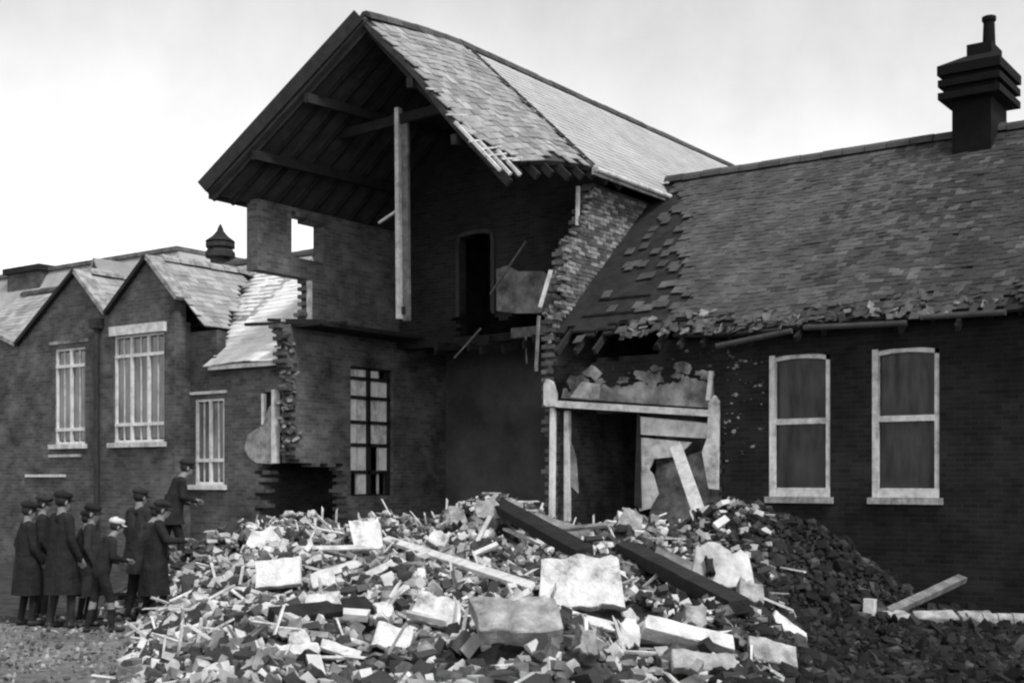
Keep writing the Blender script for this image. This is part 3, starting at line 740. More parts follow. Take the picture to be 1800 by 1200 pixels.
def mullioned(a, b, c, d, lights, rows, y, parent, lintel, paint='paint', sill=True):
    """frame with thick mullions, thin bar in every light, transoms at the given heights"""
    mb = MB(); w = .055
    mb.box(a, a+w, y, y+.1, c, d); mb.box(b-w, b, y, y+.1, c, d); mb.box(a, b, y-.004, y+.096, c, c+.07); mb.box(a, b, y-.002, y+.098, d-.05, d)
    for i in range(1, lights): x = a+(b-a)*i/lights; mb.box(x-.032, x+.032, y-.006, y+.094, c+.005, d-.005)
    for z in rows: mb.box(a+.005, b-.005, y-.012, y+.088, z-.035, z+.035)
    win = mb.build('window', M[paint], parent)
    gb = MB()
    for i in range(lights): x = a+(b-a)*(i+.5)/lights; gb.box(x-.014, x+.014, y+.025, y+.055, c+.04, d-.04)
    gb.build('glazing_bar', M['paint_old'], win)
    zs = [c+.07]+[z for z in rows]+[d-.05]
    for i in range(lights):
        for z0, z1 in zip(zs, zs[1:]):
            x0, x1 = a+(b-a)*i/lights+.03, a+(b-a)*(i+1)/lights-.03
            MB().box(x0, x1, y+.045, y+.053, z0+.03, z1-.03).build('pane', M['glass_left'], win)
    if sill: MB().box(a-.08, b+.08, y-.16, y-.006, c-.09, c+.01).build('sill', M['stone'], win)
    if lintel: MB().box(a-.05, b+.08, y-.13, y+.12, d+.002, d+lintel).build('lintel', M['stone'], win)
    return win
mullioned(SWn[0], SWn[1], SWn[2], SWn[3], 2, [SWn[2]+.52], LWF+.02, lwing, 0)
MB().box(SWn[0]-.12, SWn[1]+.1, LWF-.05, LWF-.003, SWn[3]+.10, SWn[3]+.16).build('drip_mould', M['stone'], lwing)
# shattered window at the broken end
MB().box(-10.66, -10.57, LWF-.10, LWF+.05, 2.32, 3.78).build('jamb', M['paint'], lwing)
MB().box(-11.02, -10.96, LWF-.03, LWF+.05, 3.1, 3.72).build('jamb', M['paint'], lwing)
MB().prism([(-11.5, 2.62), (-11.35, 2.44), (-11.15, 2.33), (-10.67, 2.30), (-10.67, 3.5), (-10.78, 3.45), (-10.95, 3.1), (-11.2, 2.98), (-11.4, 2.9)], 'y', LWF-.05, LWF-.012).build('plaster_patch', M['slab_grey'], lwing)

gab = thing('twin_gabled_classrooms', 'brick classroom block with two pointed gables and tall white mullioned windows', 'building', (-16, 0, 0))
GF = -1.6
gs = [(-20.6, 5.55), (-18.75, 5.15), (-16.5, 6.66), (-15.4, 5.62), (-14.0, 6.72), (-12.45, 5.22)]
gprof = [(-22.0, 6.3)]+gs[1:]
GWS = [(snap(-17.35), snap(-16.2), snz(2.80), snz(4.98)), (snap(-15.22), snap(-13.45), snz(2.78), snz(5.08))]
def gb_hard(u, z):
    for a, b, c, d in GWS:
        if a < u < b and c < z < d: return False
    return z < interp(u, gprof)-.03
course_wall('wall', 'x', GF, GF+.3, -22, -13.2, 0, 6.8, gb_hard, yes, M['brick_left'], gab)
MB().box(-13.5, -13.2, GF+.302, LWF-.003, 0, 5.3).build('side_wall', M['brick_left'], gab)
# smooth raking copings over both gables
for (x0, z0), (x1, z1) in zip(gprof, gprof[1:]):
    x2 = min(x1, -13.0) if x1 > -13.2 else x1
    z2 = z0+(z1-z0)*(x2-x0)/(x1-x0)
    MB().bar((x0, GF+.1, z0+.0), (x2, GF+.1, z2+.0), .42, .09, (0, 0, 1)).build('coping', M['timber_dark'] if z1 > z0 else M['slab_grey'], gab)
mullioned(*GWS[0], 2, [3.12, 4.55], GF+.04, gab, 0)
mullioned(*GWS[1], 3, [3.18, 4.66], GF+.04, gab, .2)
MB().box(-17.5, -16.05, GF-.03, GF-.003, 5.05, 5.12).build('drip_mould', M['plaster_dirty'], gab)
MB().tube((-15.66, GF-.09, .05), (-15.66, GF-.09, 5.5), .06).build('drainpipe', M['iron'], gab)
MB().box(-15.80, -15.52, GF-.2, GF-.003, 5.3, 5.52).build('rainwater_head', M['iron'], gab)
for z, x0, x1 in ((2.05, -18.4, -16.9), (2.5, -17.5, -16.3)):
    MB().box(x0, x1, GF-.05, GF-.003, z, z+.06).build('string_course', M['stone'], gab)
# roofs behind the gables
def gable_slope(x0, z0, x1, z1, a1):
    T = math.hypot(x1-x0, z1-z0)
    return (lambda s, t: (x0+(x1-x0)*t/T, GF+.2+s, z0+(z1-z0)*t/T)), a1-GF-.2, T
grf = MB(); slopes = []
for x0, z0, x1, z1, a1 in ((-14.0, 6.70, -12.40, 5.16, 1.6), (-14.0, 6.70, -15.4, 5.56, 1.6), (-16.5, 6.64, -15.4, 5.56, 1.5), (-16.5, 6.64, -18.75, 5.1, 1.5)):
    P, S, T = gable_slope(x0, z0, x1, z1, a1); roof_sheet('', P, S, T, None, None, .06, 24, 24, gable_keep(P) if x1 == -12.40 else None, into=grf); slopes.append((P, S, T))
def PG(s, t):
    f = t/TLW; return (-24+s, LRA+(LA-LRA)*f, LRZ+(LEZ-LRZ)*f)
def PG2(s, t):
    f = t/TLW; return (-24+s, LRA-(LA-LRA)*f, LRZ+(LEZ-LRZ)*f)
roof_sheet('', PG, 11.5, TLW*.62, None, None, .06, 8, 6, into=grf); roof_sheet('', PG2, 11.5, TLW, None, None, .06, 8, 6, into=grf)
grf = grf.build('roof', M['timber_dark'], gab)
for i, (P, S, T) in enumerate(slopes): tile_slope(P, S, T, grf, M['slate_left'], 0, .172, .235, gable_keep(P) if i == 0 else None, 1.0, .016)
tile_slope(PG, 11.5, TLW*.62, grf, M['slate_left'], 0, .172, .235, None, 1.0, .016)
ridge_caps((-24, LRA, LRZ+.04), (-10.5, LRA, LRZ+.04), grf, M['ridge'])
ridge_caps((-14.0, GF+.3, 6.74), (-14.0, 1.5, 6.74), grf, M['slab_grey']); ridge_caps((-16.5, GF+.3, 6.68), (-16.5, 1.4, 6.68), grf, M['slab_grey'])
# ventilator turret on the ridge
vt = thing('roof_ventilator', 'dark pointed ventilator turret on the ridge of the link', 'ventilator', (-15.85, 2.0, 7.05))
MB().lathe((-15.85, 2.0, 7.0), [(.27, 0), (.25, .36), (.38, .40), (.38, .52)], 8).build('drum', M['iron'], vt)
MB().lathe((-15.85, 2.0, 7.521), [(.36, 0), (.30, .10), (.37, .12), (.37, .22), (.30, .26)], 8).build('louvre', M['iron'], vt)
MB().lathe((-15.85, 2.0, 7.782), [(.38, 0), (.20, .13), (.09, .26), (.07, .33), (.01, .44)], 8).build('cap', M['timber_dark'], vt)
# small louvred dormer behind the first gable
dm = thing('small_dormer', 'small dark triangular dormer behind the gables', 'dormer', (-19.2, 1.0, 6.3))
MB().prism([(-19.62, 6.55), (-18.78, 6.55), (-19.2, 7.5)], 'y', .9, 2.2).build('gable', M['timber_dark'], dm)
MB().box(-19.7, -18.7, .8, .897, 6.72, 6.80).build('sill', M['paint_old'], dm)
MB().bar((-19.75, 1.5, 6.5), (-19.2, 1.5, 7.56), 1.4, .05, (-.8, 0, .4)).build('roof_slope', M['slate_left'], dm)
MB().bar((-18.65, 1.5, 6.5), (-19.2, 1.5, 7.56), 1.4, .05, (.8, 0, .4)).build('roof_slope', M['slate_left'], dm)
# taller hipped roof behind and a broad stack at the far left
hip = thing('rear_block', 'pale steep-sided roof rising behind the pointed gables', 'building', (-22, 5, 0))
MB().box(-29, -16.6, 1.6+.6, 9, 0, 6.2).build('wall', M['brick_left'], hip)
hm = MB(); hm.hexa([(-29.4, 1.2+.6, 6.2), (-16.4, 1.2+.6, 6.2), (-16.4, 9.4, 6.2), (-29.4, 9.4, 6.2), (-28.4, 2.8, 7.98), (-18.4, 2.8, 7.98), (-18.4, 8.0, 7.98), (-28.4, 8.0, 7.98)])
hm = hm.build('roof', M['slate_left'], hip)
MB().box(-28.5, -18.32, 2.7, 2.82, 7.95, 8.06).build('ridge_roll', M['timber_grey'], hm); MB().box(-18.46, -18.32, 2.822, 8.0, 7.95, 8.06).build('ridge_roll', M['timber_grey'], hm)
st = thing('chimney_stack', 'squat dark chimney stack at the far left behind the gables', 'chimney', (-24.6, 3.0, 6.5))
MB().box(-25.6, -24.0, 2.5, 3.5, 6.6, 7.95).build('stack', M['brick_left'], st); MB().box(-25.7, -23.9, 2.4, 3.6, 7.952, 8.12).build('cap', M['timber_dark'], st)

# ================================================================== rubble
cube = np.array([(-1,-1,-1),(1,-1,-1),(1,1,-1),(-1,1,-1),(-1,-1,1),(1,-1,1),(1,1,1),(-1,1,1)], float)*.5
cf = ((0,3,2,1),(4,5,6,7),(0,1,5,4),(1,2,6,5),(2,3,7,6),(3,0,4,7))
def rand_rot():
    q = rng.normal(size=4); q /= np.linalg.norm(q); w, x, y, z = q
    return np.array([[1-2*(y*y+z*z), 2*(x*y-z*w), 2*(x*z+y*w)], [2*(x*y+z*w), 1-2*(x*x+z*z), 2*(y*z-x*w)], [2*(x*z-y*w), 2*(y*z+x*w), 1-2*(x*x+y*y)]])
ph = (1+5**.5)/2
ico = np.array([(-1,ph,0),(1,ph,0),(-1,-ph,0),(1,-ph,0),(0,-1,ph),(0,1,ph),(0,-1,-ph),(0,1,-ph),(ph,0,-1),(ph,0,1),(-ph,0,-1),(-ph,0,1)])*.3
icf = ((0,11,5),(0,5,1),(0,1,7),(0,7,10),(0,10,11),(1,5,9),(5,11,4),(11,10,2),(10,7,6),(7,1,8),(3,9,4),(3,4,2),(3,2,6),(3,6,8),(3,8,9),(4,9,5),(2,4,11),(6,2,10),(8,6,7),(9,8,1))
def chunk(size, rough, lump=False):
    return ((ico if lump else cube)+rng.normal(size=(12 if lump else 8, 3))*rough)*np.array(size)
def scatter(name, label, n, rr, dr, accept, sizes, material, lift=0.02, flat=.5, lump=False, rough=.06):
    vs = []; ff = []; k = 0; tries = 0
    while k < n and tries < n*20:
        tries += 1
        d = rng.uniform(*dr); r = rng.uniform(*rr)
        h = heap_h(r, d)
        if not accept(r, d, h) or not clear(r, d): continue
        s = sizes(); c = chunk(s, rough, lump)
        R = rand_rot()
        if rng.random() < flat:
            a = rng.uniform(0, 6.28); t = rng.normal(0, .25); R = np.array([[math.cos(a), -math.sin(a), 0], [math.sin(a), math.cos(a), 0], [0, 0, 1]]) @ np.array([[1, 0, 0], [0, math.cos(t), -math.sin(t)], [0, math.sin(t), math.cos(t)]])
        p = V(r, d, h+lift+rng.uniform(-.02, .07)); o = len(vs)
        vs += [tuple(x) for x in (c @ R.T+np.array(p))]; ff += [tuple(o+i for i in f) for f in (icf if lump else cf)]; k += 1
    me = bpy.data.meshes.new(name); me.from_pydata(vs, [], ff); me.materials.append(material)
    o = link(bpy.data.objects.new(name, me)); o['kind'] = 'stuff'; o['label'] = label; o['category'] = 'rubble'; return o
FEET = [((5.0, 16.95), (8.0, 16.95), .2)]
def clear(r, d):
    for (r0, d0), (r1, d1), w in FEET:
        ex, ey = r1-r0, d1-d0; t = max(0, min(1, ((r-r0)*ex+(d-d0)*ey)/max(ex*ex+ey*ey, 1e-6)))
        x, y = r-r0-t*ex, d-d0-t*ey
        if abs(x) < w and -w*1.3 < y < w: return False
    return True
def in_front(p):      # not inside walls of the standing parts
    return not (p.x > -4.7 and p.y > -.12) and not (p.x < -10.3 and p.y > -1.8)
def acc_pale(r, d, h):
    if h < .04 or not in_front(V(r, d)): return False
    return r/d < .17+rng.normal()*.03
def acc_dark(r, d, h):
    if not in_front(V(r, d)): return False
    return h > .04 and r/d > .12 or (r/d > .17 and d < 17.5)
def brick_size():
    s = rng.choice([.35, .55, .8, 1.0]); return (.225*s*rng.uniform(.8, 1.2), .11*rng.uniform(.7, 1.2), .07*rng.uniform(.6, 1.3))
def lump_size():
    s = rng.gamma(1.6, .03)+.025; return (s*rng.uniform(.7, 1.5), s, s*rng.uniform(.5, 1))
def shard_size():
    return (rng.uniform(.1, .22), rng.uniform(.06, .14), rng.uniform(.01, .02))
def rough_plate(p, q, w, t, nrm, cuts=6, jag=.12, seed=0):
    """a broken flat piece from p to q, w wide, t thick, facing nrm (right, away, up)"""
    rd = random.Random(seed); p, q = Vector(p), Vector(q); e = (q-p); L = e.length; e.normalize()
    nv = Vector((nrm[0]*CB-nrm[1]*SB, nrm[0]*SB+nrm[1]*CB, nrm[2])).normalized()
    side = nv.cross(e).normalized(); nv = e.cross(side).normalized()
    up = [(L*i/cuts, w/2*(1+rd.uniform(-jag, jag))) for i in range(cuts+1)]; dn = [(L*i/cuts, -w/2*(1+rd.uniform(-jag, jag))) for i in range(cuts+1)]
    up[0] = (L*rd.uniform(0, jag), up[0][1]); up[-1] = (L*(1-rd.uniform(0, jag)), up[-1][1]); dn[0] = (L*rd.uniform(0, jag), dn[0][1])
    base = dn+up[::-1]; ring = []
    for i in range(len(base)):                       # roughen the outline
        (x0, y0), (x1, y1) = base[i], base[(i+1) % len(base)]
        ring += [(x0, y0), ((x0+x1)/2+rd.uniform(-.02, .02), (y0+y1)/2+rd.uniform(-.5, .5)*jag*w*.22)]
    mb = MB(); n = len(ring); cx = sum(x for x, y in ring)/n; cy = sum(y for x, y in ring)/n; ins = min(.009, w*.06)
    def lay(f, h, z):
        out = []
        for x, y in ring:
            vx, vy = x-cx, y-cy; l = max(math.hypot(vx, vy), 1e-4); k = max(.1, (l-f)/l)
            out.append(tuple(p+e*(cx+vx*k)+side*(cy+vy*k)+nv*(h+rd.uniform(-z, z))))
        return out
    mb.v = lay(ins, t/2, .03*t)+lay(0, t/2-min(.010, t*.15), .03*t)+lay(0, -t/2+min(.012, t*.2), .04*t)+lay(ins*.6, -t/2, .02*t)
    mb.v.append(tuple(p+e*cx+side*cy+nv*(t/2+rd.uniform(-.03, .03)*t)))
    mb.f = [(4*n, i, (i+1) % n) for i in range(n)]+[tuple(range(4*n-1, 3*n-1, -1))]
    for L_ in range(3):
        mb.f += [(L_*n+j, L_*n+i, L_*n+n+i, L_*n+n+j) for i in range(n) for j in [(i+1) % n]]
    return mb, (p+q)/2
def piece(name, label, cat, p, q, w, t, nrm, mt, jag=.12, lift=.0, cuts=6):
    FEET.append((p[:2], q[:2], w*.45+.02))
    P, Q = V(p[0], p[1], p[2]+lift), V(q[0], q[1], q[2]+lift)
    mb, c = rough_plate(P, Q, w, t, nrm, cuts, jag, sum(map(ord, label)))
    return tag(mb.build(name, M[mt], None, tuple(c)), label, cat)
piece('stone_slab', 'white rectangular slab facing the viewer at the left of the heap', 'slab', (-2.97, 14.61, 0.88), (-2.43, 14.61, 0.94), 0.34, 0.1, (0, -0.9, 0.45), 'slab', 0.06, 0, 6)
piece('broken_plank', 'pale curved plank leaning against the white rectangular slab', 'plank', (-2.74, 15.46, 0.69), (-1.80, 15.46, 0.99), 0.14, 0.06, (0, -0.7, 0.7), 'timber_pale', 0.15, 0, 6)
piece('masonry_chunk', 'large white masonry chunk on the crest left of centre', 'masonry', (-2.36, 18.09, 1.11), (-1.82, 18.09, 1.14), 0.47, 0.25, (0.1, -0.8, 0.6), 'slab', 0.35, 0, 6)
piece('masonry_chunk', 'white jagged masonry lump behind the rectangular slab', 'masonry', (-4.03, 18.91, 1.02), (-3.35, 18.91, 1.13), 0.41, 0.22, (-0.2, -0.8, 0.6), 'slab', 0.4, 0, 6)
piece('long_plank', 'long white plank running down the middle of the heap', 'plank', (-1.87, 18.30, 1.15), (0.25, 13.28, 0.86), 0.13, 0.05, (0, -0.7, 0.7), 'paint', 0.04)
piece('stone_slab', 'big pale pointed slab in the centre of the heap', 'slab', (0.21, 12.80, 0.95), (1.13, 12.80, 0.95), 0.53, 0.12, (0.05, -0.88, 0.5), 'slab', 0.16, 0, 8)
piece('stone_slab', 'thick grey slab lying flat low in the centre of the heap', 'slab', (-0.39, 10.56, 0.82), (0.42, 10.56, 0.82), 0.42, 0.16, (0.12, -0.55, 0.83), 'slab_grey', 0.16, 0, 6)
piece('thin_lath', 'thin pale lath sloping from the grey slab to the pointed slab', 'lath', (-0.35, 10.90, 0.74), (0.17, 10.90, 1.04), 0.07, 0.04, (0, -0.6, 0.8), 'timber_pale', 0.05, 0, 6)
piece('stone_slab', 'pale tilted plate left of the thick grey slab', 'slab', (-0.99, 11.87, 0.83), (-0.47, 11.87, 0.71), 0.31, 0.07, (0.1, -0.8, 0.6), 'slab', 0.2, 0, 6)
piece('stone_slab', 'white edged plate low in the heap left of centre', 'slab', (-1.24, 11.14, 0.65), (-0.81, 11.14, 0.54), 0.23, 0.06, (-0.1, -0.8, 0.6), 'stone', 0.2, 0, 6)
piece('roof_timber', 'dark roof timber slanting down from the crest towards the centre', 'timber', (-0.29, 20.17, 1.62), (0.94, 16.04, 1.06), 0.27, 0.14, (0, -0.6, 0.8), 'timber_dark', 0.03)
piece('floor_board', 'grey board lying beside the dark timber below the doorway', 'board', (0.31, 19.53, 1.39), (1.21, 19.53, 1.11), 0.32, 0.04, (0.1, -0.6, 0.8), 'timber_grey', 0.06, 0, 6)
piece('roof_timber', 'dark roof timber slanting down right of the pointed slab', 'timber', (1.43, 16.37, 1.12), (2.37, 13.18, 0.67), 0.24, 0.16, (0.1, -0.6, 0.8), 'timber_dark', 0.03)
piece('floor_board', 'grey board along the upper side of the slanting right timber', 'board', (1.75, 15.60, 1.10), (2.38, 15.60, 0.82), 0.24, 0.04, (0.2, -0.6, 0.8), 'timber_grey', 0.06, 0, 6)
piece('plaster_sheet', 'pale ragged plaster sheet carrying a dark lump right of centre', 'plaster', (2.08, 14.83, 1.05), (2.85, 14.83, 0.91), 0.51, 0.07, (0.05, -0.85, 0.55), 'plaster', 0.3, 0, 8)
piece('stone_chunk', 'dark round lump lying on the ragged plaster sheet', 'stone', (2.22, 14.69, 0.98), (2.35, 14.69, 0.98), 0.20, 0.12, (0, -0.85, 0.5), 'timber_dark', 0.3, 0, 6)
piece('timber_beam', 'long pale squared beam lying at lower right of the heap', 'beam', (1.09, 10.54, 0.78), (1.84, 10.54, 0.60), 0.15, 0.15, (0.1, -0.7, 0.7), 'stone', 0.04, 0, 6)
piece('stone_chunk', 'pale chunk lying just above the long squared beam', 'stone', (1.54, 12.01, 0.72), (1.84, 12.01, 0.68), 0.23, 0.14, (0.2, -0.8, 0.6), 'slab_grey', 0.35, 0, 6)
piece('masonry_chunk', 'large grey masonry chunk on the crest below the dark opening', 'masonry', (-0.64, 19.71, 1.47), (-0.07, 19.71, 1.54), 0.35, 0.25, (0, -0.85, 0.5), 'slab_grey', 0.35, 0, 6)
piece('masonry_chunk', 'smaller grey masonry chunk left of the large crest chunk', 'masonry', (-1.04, 19.93, 1.37), (-0.70, 19.93, 1.41), 0.29, 0.2, (0, -0.85, 0.5), 'slab_grey', 0.35, 0, 6)
piece('thin_stick', 'thin white stick standing crooked on the crest', 'stick', (-0.30, 17.59, 1.49), (-0.54, 17.59, 1.02), 0.06, 0.05, (0, -0.9, 0.4), 'paint', 0.02, 0, 6)
piece('thin_stick', 'short white stick lying at the foot of the crooked one', 'stick', (-0.52, 16.68, 1.00), (-0.18, 16.68, 1.15), 0.07, 0.05, (0, -0.7, 0.7), 'paint', 0.05, 0, 6)
piece('roof_timber', 'dark timber lying flat across the lower left of the heap', 'timber', (-2.22, 11.73, 0.70), (-1.38, 12.38, 0.75), 0.23, 0.14, (0, -0.5, 0.85), 'timber_dark', 0.03)
piece('broken_plank', 'pale plank low in the heap below the flat dark timber', 'plank', (-1.69, 11.07, 0.57), (-1.31, 11.07, 0.44), 0.10, 0.05, (0, -0.7, 0.7), 'timber_pale', 0.1, 0, 6)
piece('broken_plank', 'pale plank sliding off the right foot of the heap', 'plank', (2.89, 14.23, 0.48), (3.32, 14.23, 0.17), 0.19, 0.06, (0.3, -0.7, 0.7), 'stone', 0.1, 0, 6)
piece('stone_slab', 'grey slab at the right foot of the heap', 'slab', (2.16, 11.68, 0.45), (2.63, 11.68, 0.33), 0.26, 0.09, (0.2, -0.7, 0.7), 'slab_grey', 0.15, 0, 6)
piece('thin_stick', 'white splinter left of the flat dark timber', 'stick', (-2.28, 11.94, 0.72), (-2.11, 11.94, 0.81), 0.05, 0.04, (0, -0.85, 0.5), 'paint', 0.05, 0, 6)
piece('thin_stick', 'pale splinter at the left edge of the heap', 'stick', (-3.94, 14.91, 0.43), (-3.64, 14.91, 0.51), 0.05, 0.04, (0, -0.85, 0.5), 'timber_pale', 0.05, 0, 6)
piece('masonry_chunk', 'grey rounded chunk low right of the thick slab', 'masonry', (0.45, 10.09, 0.72), (0.69, 10.09, 0.67), 0.21, 0.2, (0, -0.85, 0.5), 'slab_grey', 0.4, 0, 6)
piece('masonry_chunk', 'white lump left of the long squared beam', 'masonry', (0.86, 11.40, 0.59), (1.14, 11.40, 0.55), 0.24, 0.2, (0, -0.85, 0.5), 'slab', 0.4, 0, 6)
piece('broken_plank', 'pale plank fallen out of the doorway onto the heap', 'plank', (1.54, 18.85, 1.49), (2.12, 18.85, 1.17), 0.14, 0.05, (0, -0.7, 0.7), 'timber_pale', 0.15, 0, 6)
piece('brick_block', 'row of mortared bricks lying on its face left of centre', 'masonry', (-2.33, 14.71, 0.78), (-2.05, 14.71, 0.84), 0.17, 0.12, (0, -0.85, 0.5), 'stone', 0.15, 0, 6)
piece('brick_block', 'pale block of bricks below the row of mortared bricks', 'masonry', (-2.03, 12.22, 0.79), (-1.64, 12.22, 0.84), 0.13, 0.12, (0, -0.85, 0.5), 'slab', 0.2, 0, 6)
piece('broken_plank', 'short pale plank crossing below the white crest chunk', 'plank', (-1.70, 14.60, 0.87), (-1.32, 14.60, 1.06), 0.10, 0.05, (0, -0.85, 0.5), 'timber_pale', 0.15, 0, 6)
piece('broken_plank', 'white splintered board low in the left of the heap', 'plank', (-2.10, 10.86, 0.50), (-1.66, 10.86, 0.55), 0.11, 0.05, (0, -0.7, 0.7), 'paint', 0.2, 0, 6)
piece('broken_plank', 'white plank end sticking out beside the tilted plate', 'plank', (-1.28, 13.57, 0.73), (-1.11, 13.57, 0.85), 0.07, 0.05, (0, -0.85, 0.5), 'paint', 0.1, 0, 6)
piece('masonry_chunk', 'white lump above the tilted plate', 'masonry', (-1.30, 11.57, 0.76), (-1.09, 11.57, 0.77), 0.16, 0.2, (0, -0.85, 0.5), 'slab', 0.4, 0, 6)
piece('masonry_chunk', 'pale lump between the two dark timbers', 'masonry', (1.53, 18.89, 1.41), (1.95, 18.89, 1.30), 0.28, 0.2, (0.1, -0.8, 0.6), 'slab_grey', 0.4, 0, 6)
piece('stone_slab', 'pale sloping slab at bottom right beneath the squared beam', 'slab', (1.25, 9.98, 0.57), (1.79, 9.98, 0.52), 0.19, 0.08, (0.1, -0.7, 0.7), 'slab_grey', 0.15, 0, 6)
piece('stone_slab', 'small white slab beside the foot of the long plank', 'slab', (1.12, 12.49, 0.72), (1.22, 12.49, 0.56), 0.12, 0.06, (0, -0.85, 0.5), 'slab', 0.2, 0, 6)
piece('masonry_chunk', 'grey block right of the ragged plaster sheet', 'masonry', (2.53, 14.42, 0.70), (2.85, 14.42, 0.64), 0.28, 0.2, (0.2, -0.8, 0.6), 'slab_grey', 0.4, 0, 6)
piece('masonry_chunk', 'pale broken block above the long white plank', 'masonry', (-1.21, 17.69, 1.22), (-0.92, 17.69, 1.09), 0.24, 0.16, (0, -0.85, 0.5), 'slab', 0.3, 0, 6)
piece('masonry_chunk', 'white fragment low at the left foot of the heap', 'masonry', (-1.98, 11.04, 0.56), (-1.74, 11.04, 0.59), 0.17, 0.12, (0, -0.7, 0.7), 'slab', 0.3, 0, 6)
piece('roof_timber', 'grey timber leaning on the dark wall under the right window', 'timber', (5.04, 17.0, .2), (6.56, 18.42, .56), .13, .10, (0, -.5, .8), 'timber_grey', .03)
scatter('brick_rubble', 'pale broken bricks strewn over the heap', 8000, (-6, 4), (7.5, 23.5), acc_pale, brick_size, M['rubble'], .01, .35)
scatter('mortar_rubble', 'lumps of mortar and plaster mixed into the heap', 20000, (-6, 4), (7.5, 23.5), acc_pale, lump_size, M['rubble'], .0, .2, True, .09)
scatter('slate_shards', 'thin broken slates strewn over the heap', 900, (-6, 4), (7.5, 23.5), acc_pale, shard_size, M['slate_pale'], .03, .5)
scatter('dark_rubble', 'dark sooty debris of the mound by the sash windows, shade held in its colour', 1500, (1.5, 8), (8, 20.5), acc_dark, brick_size, M['rubble_shaded'], .0, .4, False, .1)
scatter('shaded_clods', 'dark clods on the mound by the sash windows, shade held in their colour', 13000, (1.5, 8), (8, 20.5), acc_dark, lump_size, M['rubble_shaded'], .0, .2, True, .1)
scatter('splinters', 'thin pale splinters of lath sticking out of the heap', 420, (-6, 4), (7.5, 23), acc_pale, lambda: (rng.uniform(.2, .6), .03, .02), M['timber_pale'], .08, .3)
scatter('yard_stones', 'small stones and chips scattered over the yard', 3000, (-8, -1), (9, 18), lambda r, d, h: h < .25 and r/d < -.1, lambda: tuple(rng.uniform(.012, .055, 3)*rng.choice([.6, .8, 1, 1.6])), M['yard_chip'], -.01, .5, True, .08)

k = 0
while k < 34:
    d = random.uniform(9.5, 19.5); r = random.uniform(-4.2, 3.0); h = heap_h(r, d)
    if h < .25 or r/d > .18 or r/d < -.24 or not in_front(V(r, d)): continue
    L = random.uniform(.5, 1.5); a = random.gauss(-.45, .5); dr, dd = L*math.cos(a)*.8, L*math.sin(a)
    if not in_front(V(r+dr, d+dd)): continue
    P, Q = V(r, d, h+random.uniform(.02, .16)), V(r+dr, d+dd, heap_h(r+dr, d+dd)+random.uniform(.06, .24))
    mb, c = rough_plate(P, Q, random.uniform(.05, .13), random.uniform(.025, .06), (random.gauss(0, .3), -.5, .85), 5, .08, 300+k)
    o = mb.build('rubble_plank', M[random.choice(('timber_grey', 'timber_grey', 'timber_dark', 'timber_pale'))], None, tuple(c))
    tag(o, 'broken plank jutting out among the rubble', 'plank', 'broken planks in the rubble'); k += 1
# loose bricks that can be picked out one by one
lb = []
for i in range(4):
    c = chunk((.225*(1, 1, .62, .85)[i], .108, .07), .035); me = bpy.data.meshes.new('loose_brick'); me.from_pydata([tuple(x) for x in c], [], cf); me.materials.append(M['rubble']); lb.append(me)
k = 0
while k < 280:
    d = random.uniform(8.6, 19.5); r = random.uniform(-5, 3.2); h = heap_h(r, d)
    if h < .1 or r/d > .17 or not in_front(V(r, d)) or not clear(r, d): continue
    o = bpy.data.objects.new('loose_brick', lb[k % 4]); link(o); o.location = V(r, d, h+.09+random.uniform(0, .05))
    o.rotation_euler = (random.gauss(0, .45), random.gauss(0, .45), random.uniform(0, 6.28))
    tag(o, 'loose brick lying among others on the rubble heap', 'brick', 'loose bricks on the rubble heap'); k += 1

# pale stone edging at the right, with a pale pipe lying on it
ed = thing('stone_edging', 'pale stone edging along the yard in front of the right window', 'kerb', tuple(V(5, 16.8, 0)))
x = 4.75
while x < 6.0:
    L = random.uniform(.35, .6)
    mb, c = rough_plate(V(x, 16.9+random.uniform(-.05, .05), .10), V(x+L, 16.9+random.uniform(-.05, .05), .11), .26, .2, (0, -.3, .95), 4, .1, int(x*100))
    mb.build('stone', M['slab_grey'], ed); x += L+.02
pp = MB(); prof = []
for i in range(7): pp.tube(V(6.05+i*.2, 16.85, .12), V(6.24+i*.2, 16.85, .12), .105, .098, 12)
tag(pp.build('ribbed_pipe', M['slab_grey'], None, tuple(V(6.7, 16.85, .12))), 'pale ribbed pipe lying on the ground at far right', 'pipe')
tag(MB().bar(V(4.72, 16.75, 0), V(4.74, 16.75, .42), .14, .12, (0, 1, 0)).build('stump_post', M['stone'], None, tuple(V(4.73, 16.75, 0))), 'short pale stump standing at the edge of the dark mound', 'post')

# ================================================================== people
def capsule(mb, p, q, r0, r1, k=10):
    p, q = Vector(p), Vector(q); e = q-p; L = e.length
    e = e/L if L > 1e-6 else Vector((0, 0, 1)); u = e.orthogonal().normalized(); w = e.cross(u); n = len(mb.v)
    rings = [(p-e*r0*math.cos(t), r0*math.sin(t)) for t in (.25, .8, 1.3)]+[(p, r0), (q, r1)]+[(q+e*r1*math.cos(t), r1*math.sin(t)) for t in (1.3, .8, .25)]
    for c, r in rings:
        for i in range(k):
            t = 2*math.pi*i/k; mb.v.append(tuple(c+(u*math.cos(t)+w*math.sin(t))*r))
    for a in range(len(rings)-1):
        for i in range(k):
            j = (i+1) % k; mb.f.append((n+a*k+i, n+a*k+j, n+(a+1)*k+j, n+(a+1)*k+i))
    mb.f.append(tuple(n+i for i in reversed(range(k)))); m = n+(len(rings)-1)*k; mb.f.append(tuple(m+i for i in range(k)))

